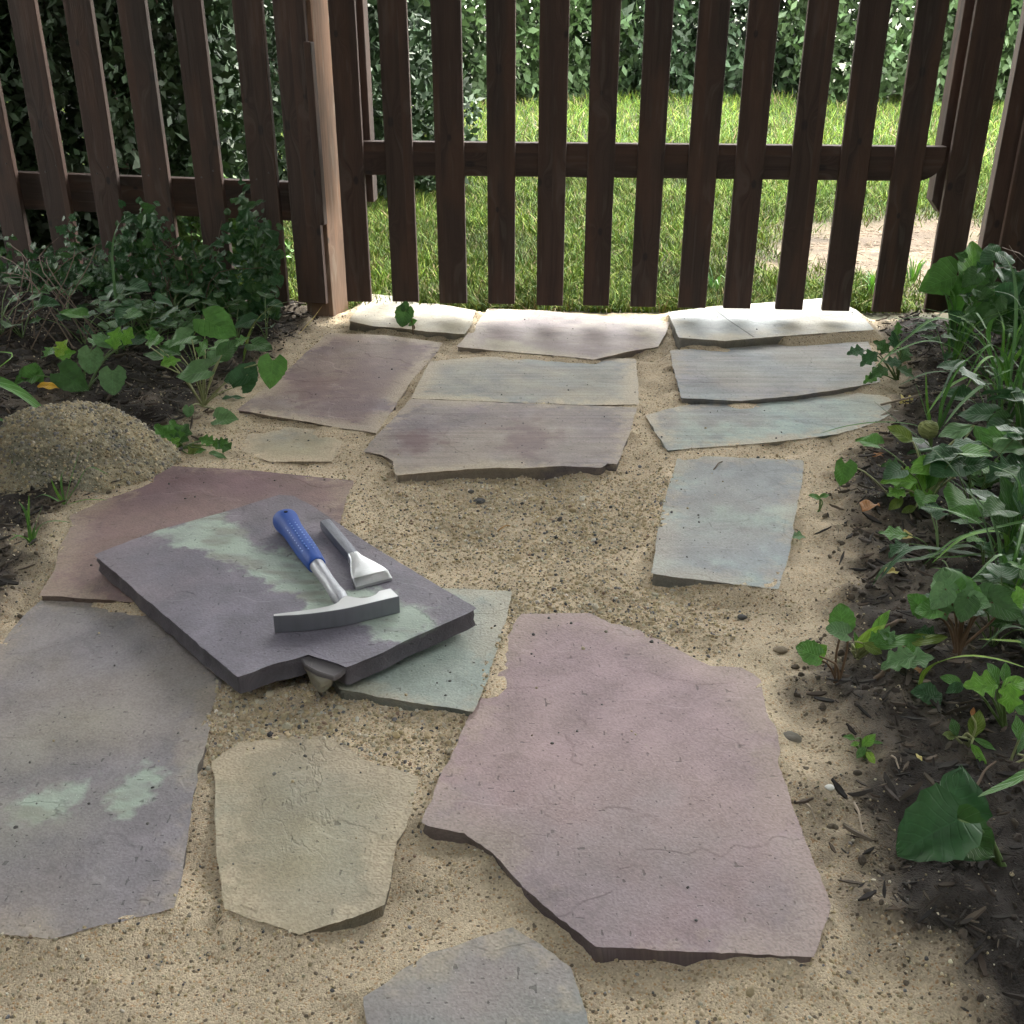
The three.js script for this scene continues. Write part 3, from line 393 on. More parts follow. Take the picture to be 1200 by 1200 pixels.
{
  const stone = std({ roughness: .9 }), lists = [[], [], []], tones = [[.48, .40, .26], [.42, .34, .21], [.5, .45, .34], [.34, .31, .26], [.22, .21, .20], [.13, .125, .125], [.08, .08, .085], [.62, .58, .5], [.27, .19, .14], [.2, .2, .21]];
  const zc = at(640, 600, 0), zd = at(320, 830, 0), ze = at(700, 720, 0), zf = at(480, 850, 0);
  let n = 0; for (let t = 0; t < 620000 && n < 66000; t++) {
    const z = -.55 - 3.1 * Math.pow(rnd(), .9), x = rr(-1.9, 1.9) * (.35 - z * .32); if (z < fenceZ(x) - .1) continue;
    const b = bedMask(x, z), coarse = Math.max(smooth(.38, .05, Math.hypot((x - zc.x) / 1.3, z - zc.z)), smooth(.25, .05, Math.hypot(x - zd.x, z - zd.z)), smooth(.22, .03, Math.hypot((x - ze.x) / 1.6, z - ze.z)), smooth(.2, .03, Math.hypot(x - zf.x, z - zf.z)) * .8), cl = fbm(x * 6, z * 6, 721, 3);
    if (rnd() > (.22 + .8 * coarse) * smooth(.25, .65, cl + coarse * .25) * (1 - b * .7)) continue;
    const s = stonesAt(x, z); if (s && rnd() > .012) continue;
    const r = (.0008 + .0015 * Math.pow(rnd(), 2.4) * (1 + coarse * .8)) * (rnd() > .988 ? 2 : 1), y = s ? s.h(z) + r * .3 : surface(x, z) + r * .35;
    let c = pick(tones); if (rnd() < .76) c = tones[Math.floor(rnd() * 3)]; if (s && rnd() < .7) c = tones[5]; c = vary(c, .75, 1.2);
    lists[n % 3].push([V(x, y, z), [rr(0, 6), rr(0, 6), rr(0, 6)], V(r, r * rr(.55, .9), r * rr(.8, 1.3)), c]); n++;
  }
  const mp = moundAt[0].attributes.position; for (let k = 0; k < 9000; k++) { const i = Math.floor(rnd() * mp.count), y = mp.getY(i); if (y < 0) continue; const r = .001 + .0032 * Math.pow(rnd(), 3); lists[k % 3].push([V(mp.getX(i), y + r * .2, mp.getZ(i)).add(moundAt[1]), [rr(0, 6), rr(0, 6), rr(0, 6)], V(r, r * .8, r * 1.1), vary(pick(tones.slice(0, 5)), .6, 1.05)]); }
  lists.forEach((l, i) => instanced('gravel', lumpy(731 + i, 1), stone, l));
}
{
  // a few larger pebbles one can point at
  const mat = (c) => std({ color: new THREE.Color(...c), roughness: .85 });
  const add = (px, py, r, c, label, flat = .6) => { const p = groundAt(px, py); const g = lumpy(741 + px, 3); g.scale(r * 1.25, r * flat, r); solo('pebble', g, mat(c), label, 'pebble', p.add(V(0, r * flat * .4, 0))); };
  add(474, 829, .0075, [.30, .10, .05], 'rust red pebble in front of the green flagstone'); add(556, 826, .006, [.30, .11, .06], 'small reddish pebble at the near corner of the green flagstone');
  add(861, 402, .011, [.42, .36, .26], 'tan pebble in front of the sunlit white flagstone', .5); add(562, 588, .009, [.07, .07, .07], 'dark pebble in the sand hollow in the middle of the path', .5);
  add(926, 868, .011, [.16, .145, .12], 'dark pebble beside the ragged edge of the pink flagstone', .7); add(914, 763, .008, [.2, .16, .11], 'brown pebble in the sand beyond the pink flagstone'); add(971, 924, .005, [.75, .75, .72], 'white pebble in the soil right of the pink flagstone', .8);
  add(1080, 524, .014, [.62, .62, .64], 'pale grey pebble under the round seed head in the right bed', .9);
  add(870, 724, .006, [.06, .06, .06], 'black pebble in the sand right of the path middle');
}
{
  const chips = [[], [], []], browns = [[.04, .031, .025], [.06, .044, .033], [.085, .066, .05], [.03, .025, .022], [.13, .105, .08], [.025, .022, .021], [.035, .03, .026]];
  const chipGeo = (sd) => { const g = new THREE.BoxGeometry(1, .22, .34, 5, 1, 2), p = g.attributes.position; for (let i = 0; i < p.count; i++) { const x = p.getX(i), z = p.getZ(i); p.setXYZ(i, x * (1 + .25 * (noise(z * 9, 3, sd) - .5)), p.getY(i) * (1 - .6 * Math.abs(x)) + .12 * (noise(x * 3, z * 4, sd + 1) - .5) + x * x * .2, z * (1.1 - Math.abs(x) * 1.3 + .5 * (noise(x * 5, 8, sd + 2) - .5))); } g.computeVertexNormals(); return g; };
  let n = 0; for (let t = 0; t < 300000 && n < 32000; t++) {
    const z = rr(-3.6, -.5), x = rr(-2.3, 2.3), b = bedMask(x, z); if (rnd() > b * b || stonesAt(x, z) || z < fenceZ(x) - .1) continue; const dl = lerpLine(LB, z) - x, dr = x - lerpLine(RB, z); if (Math.max(dl, dr) > 1.1) continue;
    const l = Math.pow(rnd(), 3) * .026 + .004; chips[n % 3].push([V(x, height(x, z) + .003 + rnd() * .006, z), [rr(-.5, .5), rr(0, 6.3), rr(-.4, .4)], V(l * rr(.8, 1.5), l * rr(.4, 1), l * rr(.25, .9)), vary(pick(browns), .6, 1.3)]); n++;
  }
  chips.forEach((l, i) => instanced('bark_mulch', chipGeo(751 + i * 5), std({ roughness: .9 }), l));
  const clods = []; for (let t = 0; t < 160000 && clods.length < 17000; t++) { const z = rr(-3.5, -.5), x = rr(-2.2, 2.2), b = bedMask(x, z); if (rnd() > smooth(.05, .5, b) || stonesAt(x, z, -.004)) continue; const r = .0013 + .0048 * Math.pow(rnd(), 3); clods.push([V(x, height(x, z) + r * .3, z), [rr(0, 6), rr(0, 6), rr(0, 6)], V(r, r * .7, r * 1.1), mix3([.14, .115, .085], [.05, .04, .033], clamp(b * 1.2 - .2 + rr(-.3, .3)))]); }
  const dry = []; for (let t = 0; t < 60000 && dry.length < 2600; t++) { const z = rr(-6.2, -3.5), x = rr(.2, 2.8); if (lawnMask(x, z) < .9 || rnd() > patch(x, z)) continue; const l = rr(.005, .028); dry.push([V(x, height(x, z) + .006, z), [rr(-.3, .3), rr(0, 6.3), rr(-.2, .2)], V(l, l * .3, l * rr(.1, .6)), vary(pick([[.27, .21, .14], [.18, .135, .09], [.13, .10, .07], [.34, .28, .19], [.22, .16, .10]]), .6, 1.1)]); }
  instanced('dry_litter', chipGeo(791), std({ roughness: .9 }), dry);
  instanced('soil_crumbs', lumpy(771, 1), std({ roughness: 1 }), clods);
}

// ---------------------------------------------------------------- leaves and blades
const leafTex = tex(256, 256, (u, v) => { const w = u - .5, side = Math.abs(w), ph = (v - side * .75) * 7, vein = Math.max(smooth(.018, .004, side), smooth(.10, .02, Math.abs(ph - Math.round(ph))) * smooth(.5, .05, side) * .7); const m = fbm(u * 9, v * 9, 801, 4), sh = .62 + .5 * m - (1 - vein) * .06 + vein * .14; return [sh * (1 + .1 * (fbm(u * 3, v * 3, 803, 2) - .5)), sh, sh * .95]; });
const leafBump = tex(256, 256, (u, v) => { const side = Math.abs(u - .5), ph = (v - side * .75) * 7; return .75 - .5 * Math.max(smooth(.03, 0, side), smooth(.16, 0, Math.abs(ph - Math.round(ph)))) + .2 * (fbm(u * 14, v * 14, 805, 3) - .5); }, false);
const leafMat = (r, g, b, rough = .5) => new THREE.MeshPhysicalMaterial({ color: new THREE.Color(Math.min(.9, r * 2), Math.min(.9, g * 2.1), b * 1.3), transmission: .4, thickness: 0, map: leafTex, bumpMap: leafBump, bumpScale: .0012, roughness: Math.max(rough, .6), specularIntensity: .6, side: THREE.DoubleSide });
const GREEN = { dark: leafMat(.035, .085, .035), deep: leafMat(.028, .075, .045, .4), mid: leafMat(.06, .15, .045), fresh: leafMat(.11, .24, .05), lime: leafMat(.19, .30, .06), grey: leafMat(.085, .16, .105, .55), olive: leafMat(.10, .14, .04), yellow: leafMat(.42, .24, .03), brown: leafMat(.26, .11, .055, .8), straw: leafMat(.42, .34, .19, .8) };
const stemMat = { green: std({ color: new THREE.Color(.09, .15, .04), roughness: .6 }), red: std({ color: new THREE.Color(.13, .08, .045), roughness: .7 }), pale: std({ color: new THREE.Color(.26, .28, .13), roughness: .6 }), brown: std({ color: new THREE.Color(.12, .085, .06), roughness: .9 }) };
function leafGeo(kind, fold = .18, curl = .25, wave = .03, sd = 1) { // unit length along +y, facing +z
  const R = 14, Cc = 8, pos = [], uv = [], idx = [];
  for (let i = 0; i <= R; i++) for (let j = 0; j <= Cc; j++) {
    const u = i / R, v = j / Cc * 2 - 1, a = Math.abs(v); let w, y = u;
    if (kind === 'heart') { w = .50 * Math.pow(Math.sin(Math.PI * Math.pow(clamp(u * .985 + .015), .56)), .82); y = u - .24 * Math.pow(a, 1.4) * Math.pow(1 - u, 3) + .02; w *= 1 + .05 * Math.cos(u * 38); }
    else if (kind === 'round') { w = .52 * Math.pow(Math.sin(Math.PI * clamp(Math.pow(u * .97 + .02, .7))), .62); y = u - .2 * a * a * Math.pow(1 - u, 2); w *= 1 + .06 * Math.cos(u * 30); }
    else if (kind === 'oval') w = .27 * Math.pow(Math.sin(Math.PI * Math.pow(u, .92)), .9);
    else if (kind === 'spoon') w = .21 * Math.pow(Math.sin(Math.PI * Math.pow(clamp(u), 1.5)), .85) + .035 * (1 - u);
    else if (kind === 'lance') w = .155 * Math.pow(Math.sin(Math.PI * Math.pow(u, .8)), .85);
    else { w = .34 * Math.pow(Math.sin(Math.PI * Math.pow(u, .8)), .8) * (1 + .32 * Math.cos(u * 19 + .6)); }            // lobed
    w *= 1 + .1 * (noise(u * 4, v > 0 ? 1 : 5, sd) - .5);
    pos.push(v * w, y, a * w * fold * 1.6 - curl * u * u * .5 + wave * Math.sin(u * 11 + v * 2 + sd) * a + (noise(u * 3, v * 3, sd + 2) - .5) * wave); uv.push(v * .5 + .5, u);
  }
  for (let i = 0; i < R; i++) for (let j = 0; j < Cc; j++) { const a = i * (Cc + 1) + j, c = a + Cc + 1; idx.push(a, a + 1, c, a + 1, c + 1, c); }
  return geom(pos, idx, uv);
}
const LEAF = {}; for (const k of ['heart', 'round', 'oval', 'spoon', 'lance', 'lobed']) LEAF[k] = [leafGeo(k, .16, .2, .03, 3), leafGeo(k, .28, .5, .05, 8), leafGeo(k, .08, -.12, .04, 13)];
LEAF.pleat = [leafGeo('round', .5, .55, .10, 21), leafGeo('round', .34, .7, .12, 29), leafGeo('heart', .5, .4, .10, 33)];
const camF = V(0, sp, cp), camU = V(0, cp, -sp);
function leaf(parent, base, T, N, len, geo, mat, name = 'leaf') {
  const y = T.clone().normalize(), x = y.clone().cross(N).normalize(), z = x.clone().cross(y); const m = part(name, geo, mat, parent); m.matrix.makeBasis(x, y, z); m.quaternion.setFromRotationMatrix(m.matrix); m.position.copy(base); m.scale.setScalar(len); return m;
}
// a plant whose leaves stand over its root; leaves: [px, py, length in px, screen angle of the tip, kind, tone, lean (0 faces up, 1 faces the viewer), dz]
function plant(label, category, root, leaves, opt = {}) {
  const P = opt.root3 || groundAt(...root), g = thing(opt.name || 'weed', label, category, P, opt.group), stems = [];
  for (const [px, py, lp, ang, kind, tone, lean = .5, dz = 0] of leaves) {
    const c = atZ(px, py, P.z + dz + (opt.dz || 0)), L = lp * mpp(c), a = ang * Math.PI / 180;
    const T = V(Math.cos(a), 0, 0).addScaledVector(camU, Math.sin(a)).addScaledVector(camF, rr(-.15, .3)).normalize();
    const N = V(0, 1, 0).multiplyScalar(1 - lean).addScaledVector(camF, lean + .12).add(V(rr(-.25, .25), 0, rr(-.1, .1))).normalize();
    const gy = height(c.x, c.z) + .008; if (c.y < gy && !opt.low) c.y = gy;
    const base = c.clone().addScaledVector(T, -L * .5), local = base.clone().sub(P);
    leaf(g, local, T, N, L, pick(LEAF[kind]), GREEN[tone]);
    if (!opt.stemless) { const mid = local.clone().multiplyScalar(.55).add(V(rr(-.01, .01), local.y * .12 + .004, rr(-.01, .01))); stems.push(tube([V(rr(-.004, .004), -.004, rr(-.004, .004)), mid, local], .0022 * (opt.thick || 1), .0013 * (opt.thick || 1), 6, 5)); }
  }
  if (stems.length) part('stem', mergeGeometries(stems), stemMat[opt.stem || 'green'], g);
  return g;
}
function bladeGeo(pts, width, fold = .35, n = 14) {                   // a long leaf along a curve
  const c = new THREE.CatmullRomCurve3(pts), pos = [], idx = [], uv = [], up = V(0, 1, 0); let last = null;
  for (let i = 0; i <= n; i++) { const t = i / n, p = c.getPoint(t), d = c.getTangent(t), s = d.clone().cross(Math.abs(d.y) > .93 ? camF : up).normalize(); if (last && s.dot(last) < 0) s.negate(); if (last) s.lerp(last, .5).normalize(); last = s.clone(); const nn = s.clone().cross(d).normalize(); if (nn.y < 0) nn.negate(); const w = width * .5 * Math.min(1, (t + .12) * 3) * Math.pow(1 - t, .55) + .0003;
    for (const v of [-1, 0, 1]) { const q = p.clone().addScaledVector(s, v * w).addScaledVector(nn, Math.abs(v) * w * fold); pos.push(q.x, q.y, q.z); uv.push(v * .32 + .5, t); } }
  for (let i = 0; i < n; i++) for (let j = 0; j < 2; j++) { const a = i * 3 + j; idx.push(a, a + 1, a + 3, a + 1, a + 4, a + 3); }
  return geom(pos, idx, uv);
}
// grass-like plant: blades given as lines of pixels, each point with its own distance from the root's upright plane
function bladePlant(label, category, root, blades, opt = {}) {
  const P = groundAt(...root), g = thing(opt.name || 'grass_plant', label, category, P, opt.group);
  for (const [line, wpx, tone, dz = 0] of blades) { const pts = line.map(([x, y], i) => atZ(x, y, P.z + dz * i / (line.length - 1)).sub(P)); part('blade', bladeGeo(pts, wpx * mpp(P)), GREEN[tone], g); }
  return g;
}
const tuft = (P, n, len, wid, tones, spread = .5, parent) => { for (let i = 0; i < n; i++) { const a = rr(0, 6.283), l = len * rr(.55, 1.15), out = l * spread * rr(.3, 1.1), d = V(Math.cos(a), 0, Math.sin(a)), b = d.clone().multiplyScalar(rr(0, .012)); part('blade', bladeGeo([b, b.clone().addScaledVector(d, out * .35).add(V(0, l * .6, 0)), b.clone().addScaledVector(d, out).add(V(0, l * rr(.5, .95), 0))], wid * rr(.7, 1.2), .3, 8), GREEN[pick(tones)], parent); } };

// ---- right bed
plant('young plant with three broad heart-shaped leaves in front of the right gate post', 'plant', [1140, 398], [[1101, 330, 50, 200, 'heart', 'mid', .75, .02], [1141, 305, 46, 82, 'heart', 'mid', .95, 0], [1131, 354, 52, 245, 'heart', 'mid', .8, .05]], { stem: 'pale', name: 'young_plant' });
bladePlant('clump of long arching grass leaves under the right gate post', 'grass', [1178, 470], [
  [[[1178, 470], [1150, 400], [1100, 373], [1065, 395], [1018, 438]], 7, 'mid', .15], [[[1180, 470], [1178, 420], [1158, 405], [1134, 440]], 6, 'mid', .12], [[[1185, 470], [1168, 420], [1150, 425], [1132, 455]], 6, 'fresh', .2],
  [[[1172, 470], [1160, 380], [1185, 365], [1215, 355]], 6, 'mid', .1], [[[1182, 470], [1190, 340], [1180, 305], [1156, 291]], 5, 'grey', -.1], [[[1170, 472], [1120, 410], [1085, 400], [1050, 412], [1030, 424]], 5, 'mid', .2],
  [[[1172, 472], [1130, 440], [1090, 437], [1052, 452]], 6, 'dark', .2], [[[1185, 472], [1210, 420], [1225, 440]], 8, 'mid', .2], [[[1176, 472], [1150, 440], [1110, 455], [1085, 487]], 6, 'fresh', .25], [[[1190, 472], [1160, 450], [1130, 470], [1105, 500]], 7, 'mid', .3], [[[1188, 470], [1200, 400], [1190, 350], [1160, 340]], 6, 'dark', 0], [[[1180, 472], [1130, 395], [1080, 378], [1057, 384]], 4, 'deep', .05], [[[1175, 470], [1140, 425], [1118, 432], [1100, 470]], 5, 'deep', .3]]);
plant('low dark weed spilling over the right end of the grey flagstone', 'weed', [1052, 445], [[1003, 412, 22, 190, 'lobed', 'deep', .5, .02], [1018, 420, 24, 215, 'lobed', 'deep', .5, .04], [1034, 406, 22, 140, 'lobed', 'dark', .6], [1048, 398, 20, 100, 'lobed', 'deep', .6], [1030, 436, 24, 200, 'lobed', 'dark', .4, .06], [1020, 444, 18, 200, 'lobed', 'mid', .4, .06], [1060, 415, 24, 60, 'lobed', 'dark', .6], [1046, 425, 22, 180, 'lobed', 'deep', .5, .03], [1062, 436, 22, 330, 'lobed', 'dark', .4, .05], [1052, 385, 16, 85, 'lobed', 'mid', .7]]);
bladePlant('grass clump with upright blades behind the round seed head', 'grass', [1094, 508], [[[[1092, 508], [1086, 470], [1085, 436]], 4, 'fresh'], [[[1091, 508], [1080, 470], [1072, 448]], 4, 'mid'], [[[1097, 508], [1112, 475], [1124, 452]], 6, 'dark'], [[[1094, 508], [1070, 498], [1030, 495], [990, 500], [961, 508]], 4, 'mid', .05], [[[1098, 508], [1108, 460], [1130, 425], [1165, 400]], 5, 'mid']]);
{
  const P = groundAt(1089, 528), c = atZ(1088, 503, P.z).sub(P), g = thing('seed_head', 'round yellow-green seed head on a thick stalk in the right bed', 'seed head', P), r = 11 * mpp(P), b = new THREE.SphereGeometry(1, 24, 16), p = b.attributes.position;
  for (let i = 0; i < p.count; i++) { const v = V(p.getX(i), p.getY(i), p.getZ(i)), n = 1 + .1 * Math.cos(Math.atan2(v.z, v.x) * 7) * (1 - v.y * v.y) + .14 * (fbm(v.x * 3 + 9, v.z * 3 + v.y * 2, 821, 3) - .5) - .12 * smooth(.75, 1, v.y); p.setXYZ(i, v.x * r * n, v.y * r * n, v.z * r * n); } b.computeVertexNormals(); b.translate(c.x, c.y, c.z);
  part('pod', b, std({ color: new THREE.Color(.19, .22, .07), roughness: .8, bumpMap: leafBump, bumpScale: .006 }), g); part('stalk', tube([V(0, -.005, 0), c.clone().multiplyScalar(.5).add(V(.004, 0, 0)), c], .0045, .006, 6, 8), stemMat.green, g);
}
plant('broad oval-leaved weed beside the seed head in the right bed', 'weed', [1082, 585], [[1056, 508, 36, 150, 'oval', 'olive', .7, -.02], [1120, 506, 44, 200, 'oval', 'grey', .35, -.03], [1152, 512, 34, 300, 'oval', 'mid', .5, -.02], [1135, 532, 52, 188, 'spoon', 'grey', .3, 0], [1185, 524, 48, 8, 'oval', 'grey', .3, 0], [1086, 546, 48, 205, 'oval', 'fresh', .5, .02], [1098, 552, 44, 235, 'oval', 'mid', .7, .02], [1055, 562, 40, 172, 'lobed', 'fresh', .35, .03], [1076, 568, 38, 255, 'oval', 'fresh', .8, .02], [1088, 541, 34, 165, 'oval', 'mid', .4, 0], [1050, 578, 26, 200, 'lobed', 'fresh', .4, .05], [1050, 590, 22, 220, 'oval', 'olive', .6, .05], [1090, 582, 22, 20, 'lobed', 'fresh', .5, .04], [1065, 597, 18, 200, 'oval', 'olive', .5, .05], [1045, 545, 22, 170, 'lobed', 'dark', .4, .02]], { thick: 1.3, stem: 'pale' });
plant('single heart-shaped leaf on a bent stalk left of the oval-leaved weed', 'weed', [1048, 586], [[988, 556, 27, 262, 'heart', 'mid', .9, .02]], { stem: 'pale' });
plant('grey-leaved weed near the right edge above the grass', 'weed', [1155, 575], [[1140, 550, 26, 185, 'lobed', 'mid', .5], [1145, 565, 26, 330, 'lobed', 'grey', .4], [1170, 548, 28, 30, 'lobed', 'mid', .4], [1160, 558, 26, 90, 'lobed', 'dark', .5], [1142, 575, 20, 180, 'oval', 'fresh', .4], [1185, 560, 30, 10, 'oval', 'dark', .5]]);
bladePlant('broad arching grass leaves in the middle of the right bed', 'grass', [1175, 655], [[[[1175, 655], [1150, 617], [1115, 600], [1082, 593]], 8, 'mid', .03], [[[1180, 655], [1175, 625], [1130, 630], [1092, 660]], 7, 'fresh', .1], [[[1180, 655], [1220, 612], [1170, 618], [1120, 632], [1082, 662]], 7, 'mid', .06], [[[1172, 655], [1150, 650], [1120, 653], [1075, 653]], 6, 'mid', .06], [[[1172, 655], [1130, 640], [1080, 655], [1040, 662], [1020, 690]], 9, 'dark', .1], [[[1172, 656], [1120, 648], [1065, 645], [1030, 680]], 13, 'deep', .1], [[[1172, 655], [1150, 662], [1125, 668], [1090, 665]], 5, 'fresh', .06], [[[1180, 655], [1195, 590], [1190, 560], [1160, 545]], 8, 'mid'], [[[1178, 655], [1190, 610], [1185, 580], [1215, 560]], 9, 'dark'], [[[1180, 655], [1210, 640], [1230, 650]], 9, 'mid'], [[[1174, 655], [1175, 680], [1160, 700], [1150, 725]], 7, 'dark', .1]]);
plant('tall dark leaf standing upright at the right edge of the bed', 'plant', [1192, 650], [[1184, 590, 62, 95, 'oval', 'dark', .9], [1200, 575, 60, 80, 'oval', 'deep', .9], [1172, 612, 40, 120, 'oval', 'dark', .8], [1200, 640, 50, 60, 'heart', 'deep', .7], [1188, 690, 44, 250, 'heart', 'dark', .6, .05], [1196, 655, 40, 200, 'heart', 'deep', .6, .05]], { name: 'leafy_plant' });
plant('violet plant with a large pleated round leaf in the right bed', 'plant', [1120, 765], [[1114, 690, 52, 95, 'pleat', 'grey', .45, .02], [1075, 707, 26, 130, 'round', 'mid', .6, .03], [1100, 702, 30, 230, 'heart', 'grey', .5, .05], [1140, 697, 34, 340, 'heart', 'mid', .45, .03], [1150, 706, 24, 345, 'heart', 'grey', .4, .05], [1085, 716, 28, 190, 'heart', 'mid', .4, .05], [1168, 698, 36, 15, 'heart', 'dark', .5], [1130, 715, 30, 250, 'heart', 'dark', .6, .06], [1195, 700, 34, 30, 'lobed', 'fresh', .5], [1180, 715, 36, 330, 'heart', 'dark', .5, .03]], { name: 'violet_plant', thick: 1.2, stem: 'red' });
plant('small violet with two stalked leaves at the edge of the sand', 'weed', [981, 802], [[986, 722, 30, 95, 'round', 'mid', .6, 0], [981, 739, 26, 160, 'round', 'grey', .25, .02], [946, 764, 30, 160, 'round', 'mid', .5, .02], [960, 763, 22, 40, 'heart', 'fresh', .6, .01]], { stem: 'red' });
plant('pale-stemmed weed with folded leaves right of the small violet', 'weed', [1005, 770], [[1020, 745, 46, 40, 'lance', 'lime', .6, .02], [1032, 730, 40, 55, 'lance', 'fresh', .6, 0], [1030, 748, 26, 20, 'lobed', 'mid', .6, .03], [1042, 746, 26, 330, 'lobed', 'grey', .4, .03], [1004, 752, 24, 100, 'lance', 'mid', .7], [1022, 760, 26, 330, 'oval', 'olive', .6, .04], [1050, 752, 60, 8, 'lance', 'mid', .4, .03], [1085, 750, 50, 4, 'lance', 'olive', .4, .03]], { stem: 'pale' });
plant('blue-green lobed leaf lying low in the right bed', 'weed', [1070, 785], [[1052, 774, 40, 195, 'lobed', 'grey', .35, .03], [1075, 772, 38, 20, 'lobed', 'grey', .35, .03], [1066, 763, 26, 100, 'lobed', 'mid', .5], [1086, 742, 26, 160, 'lobed', 'deep', .5, -.03], [1080, 826, 26, 160, 'round', 'deep', .4, .06], [1092, 822, 24, 40, 'round', 'deep', .4, .06]]);
bladePlant('single yellow-green arching blade in the right bed', 'grass', [1077, 806], [[[[1077, 806], [1084, 788], [1104, 775], [1135, 769], [1170, 773], [1206, 784]], 7, 'lime', .12]]);
bladePlant('pale grass blades coming in from the right edge', 'grass', [1215, 775], [[[[1215, 775], [1200, 755], [1175, 751], [1147, 749]], 8, 'lime', .05], [[[1215, 775], [1205, 735], [1190, 720], [1160, 712]], 7, 'mid'], [[[1215, 775], [1210, 745], [1180, 735], [1150, 760]], 6, 'dark', .05]]);
plant('bright five-leaved weed at the right edge of the bed', 'weed', [1178, 850], [[1150, 802, 42, 178, 'lobed', 'fresh', .4, .02], [1163, 790, 36, 125, 'oval', 'mid', .5, 0], [1190, 801, 36, 20, 'oval', 'fresh', .4, .02], [1184, 818, 36, 265, 'lobed', 'fresh', .6, .05], [1115, 797, 26, 160, 'oval', 'mid', .4, -.02], [1120, 806, 24, 200, 'oval', 'deep', .4, 0], [1178, 788, 24, 80, 'oval', 'mid', .6], [1195, 830, 26, 320, 'oval', 'mid', .5, .04]]);
plant('seedling with small bright leaves in the bare soil', 'seedling', [1012, 884], [[1018, 868, 22, 45, 'oval', 'fresh', .4, .01], [996, 864, 14, 160, 'oval', 'mid', .4, .01], [1020, 887, 18, 300, 'oval', 'lime', .5, .02], [1009, 882, 18, 230, 'oval', 'mid', .5, .02], [1028, 870, 14, 0, 'lance', 'mid', .4], [1002, 872, 12, 200, 'oval', 'fresh', .4, .01]]);
plant('low weed with narrow leaves and a reddish tip right of the seedling', 'weed', [1132, 872], [[1144, 848, 36, 82, 'oval', 'olive', .7], [1148, 892, 36, 300, 'lance', 'fresh', .6, .04], [1155, 872, 28, 335, 'lance', 'mid', .5, .02], [1118, 852, 24, 110, 'oval', 'dark', .6], [1112, 862, 20, 170, 'oval', 'olive', .5], [1140, 834, 10, 80, 'oval', 'brown', .6]], { stem: 'pale' });
plant('sprout with a folded leaf at the far right of the bed', 'weed', [1188, 892], [[1192, 852, 30, 100, 'oval', 'mid', .8], [1198, 868, 34, 70, 'lance', 'grey', .7]], { stem: 'pale' });
plant('big dark pleated leaf in the bottom right corner', 'plant', [1175, 1010], [[1120, 948, 84, 70, 'pleat', 'deep', .75, 0], [1088, 978, 78, 205, 'pleat', 'deep', .5, .04], [1140, 985, 60, 330, 'pleat', 'dark', .5, .03]], { name: 'violet_plant', thick: 1.6 });
bladePlant('wide green grass blade reaching in above the big dark leaf', 'grass', [1260, 960], [[[[1260, 960], [1215, 905], [1180, 920], [1146, 934]], 17, 'mid', .06]]);
plant('tiny two-leaved seedling on the sand beside the blue-grey flagstone', 'seedling', [960, 600], [[955, 582, 16, 160, 'oval', 'mid', .3], [966, 581, 14, 20, 'oval', 'mid', .3]]);
{ const p = groundAt(934, 632), g = thing('fallen_leaf', 'small green leaf lying on the sand right of the blue-grey flagstone', 'leaf', p.add(V(-.018, .008, 0))); leaf(g, V(0, 0, 0), V(1, .05, .2), V(0, 1, .2), 21 * mpp(p), LEAF.lobed[0], GREEN.grey); }
const litter = (px, py, len, ang, tone, label, kind = 'oval', y = .012) => { const p = groundAt(px, py), a = ang * Math.PI / 180, T = V(Math.cos(a), .12, -Math.sin(a) * 1.6).normalize(), g = thing('fallen_leaf', label, 'leaf', p.clone().add(V(0, y, 0))); leaf(g, T.clone().multiplyScalar(-len * mpp(p) * .5), T, V(rr(-.3, .3), 1, .3), len * mpp(p), LEAF[kind][1], GREEN[tone]); };
litter(1018, 602, 40, 35, 'brown', 'curled reddish brown dead leaf on the mulch of the right bed', 'oval', .02); litter(1068, 478, 34, 10, 'straw', 'pale dead leaf beside the twig in the right bed', 'lobed'); litter(1063, 634, 24, 20, 'straw', 'tan dead leaf in the middle of the right bed', 'lobed'); litter(1044, 676, 22, 10, 'straw', 'small yellowish dead leaf near the dark grass leaves'); litter(58, 466, 24, 0, 'yellow', 'yellow leaf beside the mound', 'oval', .03); litter(1030, 538, 22, 15, 'brown', 'thin orange-brown leaf scrap near the edge of the right bed', 'lance'); litter(1074, 792, 16, 80, 'brown', 'small rust brown leaf in the lower right bed'); litter(1075, 895, 16, 100, 'straw', 'tan bark-like leaf scrap in the soil', 'lance');
litter(274, 470, 26, 15, 'deep', 'dark leaf lying on the soil at the edge of the left bed', 'lance'); litter(255, 538, 26, 340, 'grey', 'grey-green leaf lying on the sand right of the mound', 'lance'); 
const twig = (a, b, r, label, mat = std({ color: new THREE.Color(.32, .26, .2), roughness: .9 })) => { const p = groundAt(...a), q = groundAt(...b), d = q.clone().sub(p); solo('twig', tube([V(0, .006, 0), d.clone().multiplyScalar(.35).add(V(0, .013, .004)), d.clone().multiplyScalar(.7).add(V(0, .012, -.003)), d.clone().add(V(0, .01, 0))], r, r * .7, 10, 6), mat, label, 'twig', p); };
twig([1032, 477], [1112, 463], .003, 'long pale twig lying behind the seed head'); twig([1126, 945], [1165, 900], .002, 'thin dark twig above the big dark leaf', stemMat.brown); twig([1044, 890], [1052, 908], .0014, 'short pale twig in the bare soil'); twig([944, 946], [954, 968], .0016, 'pale root scrap beside the pink flagstone'); twig([1000, 945], [1010, 985], .0016, 'pale curved twig in the soil at the bottom right'); twig([834, 556], [846, 546], .0015, 'tiny dry twig on the blue-grey flagstone', stemMat.brown); twig([583, 626], [598, 622], .0015, 'tiny orange twig on the sand in the middle', std({ color: new THREE.Color(.4, .24, .1), roughness: .9 }));
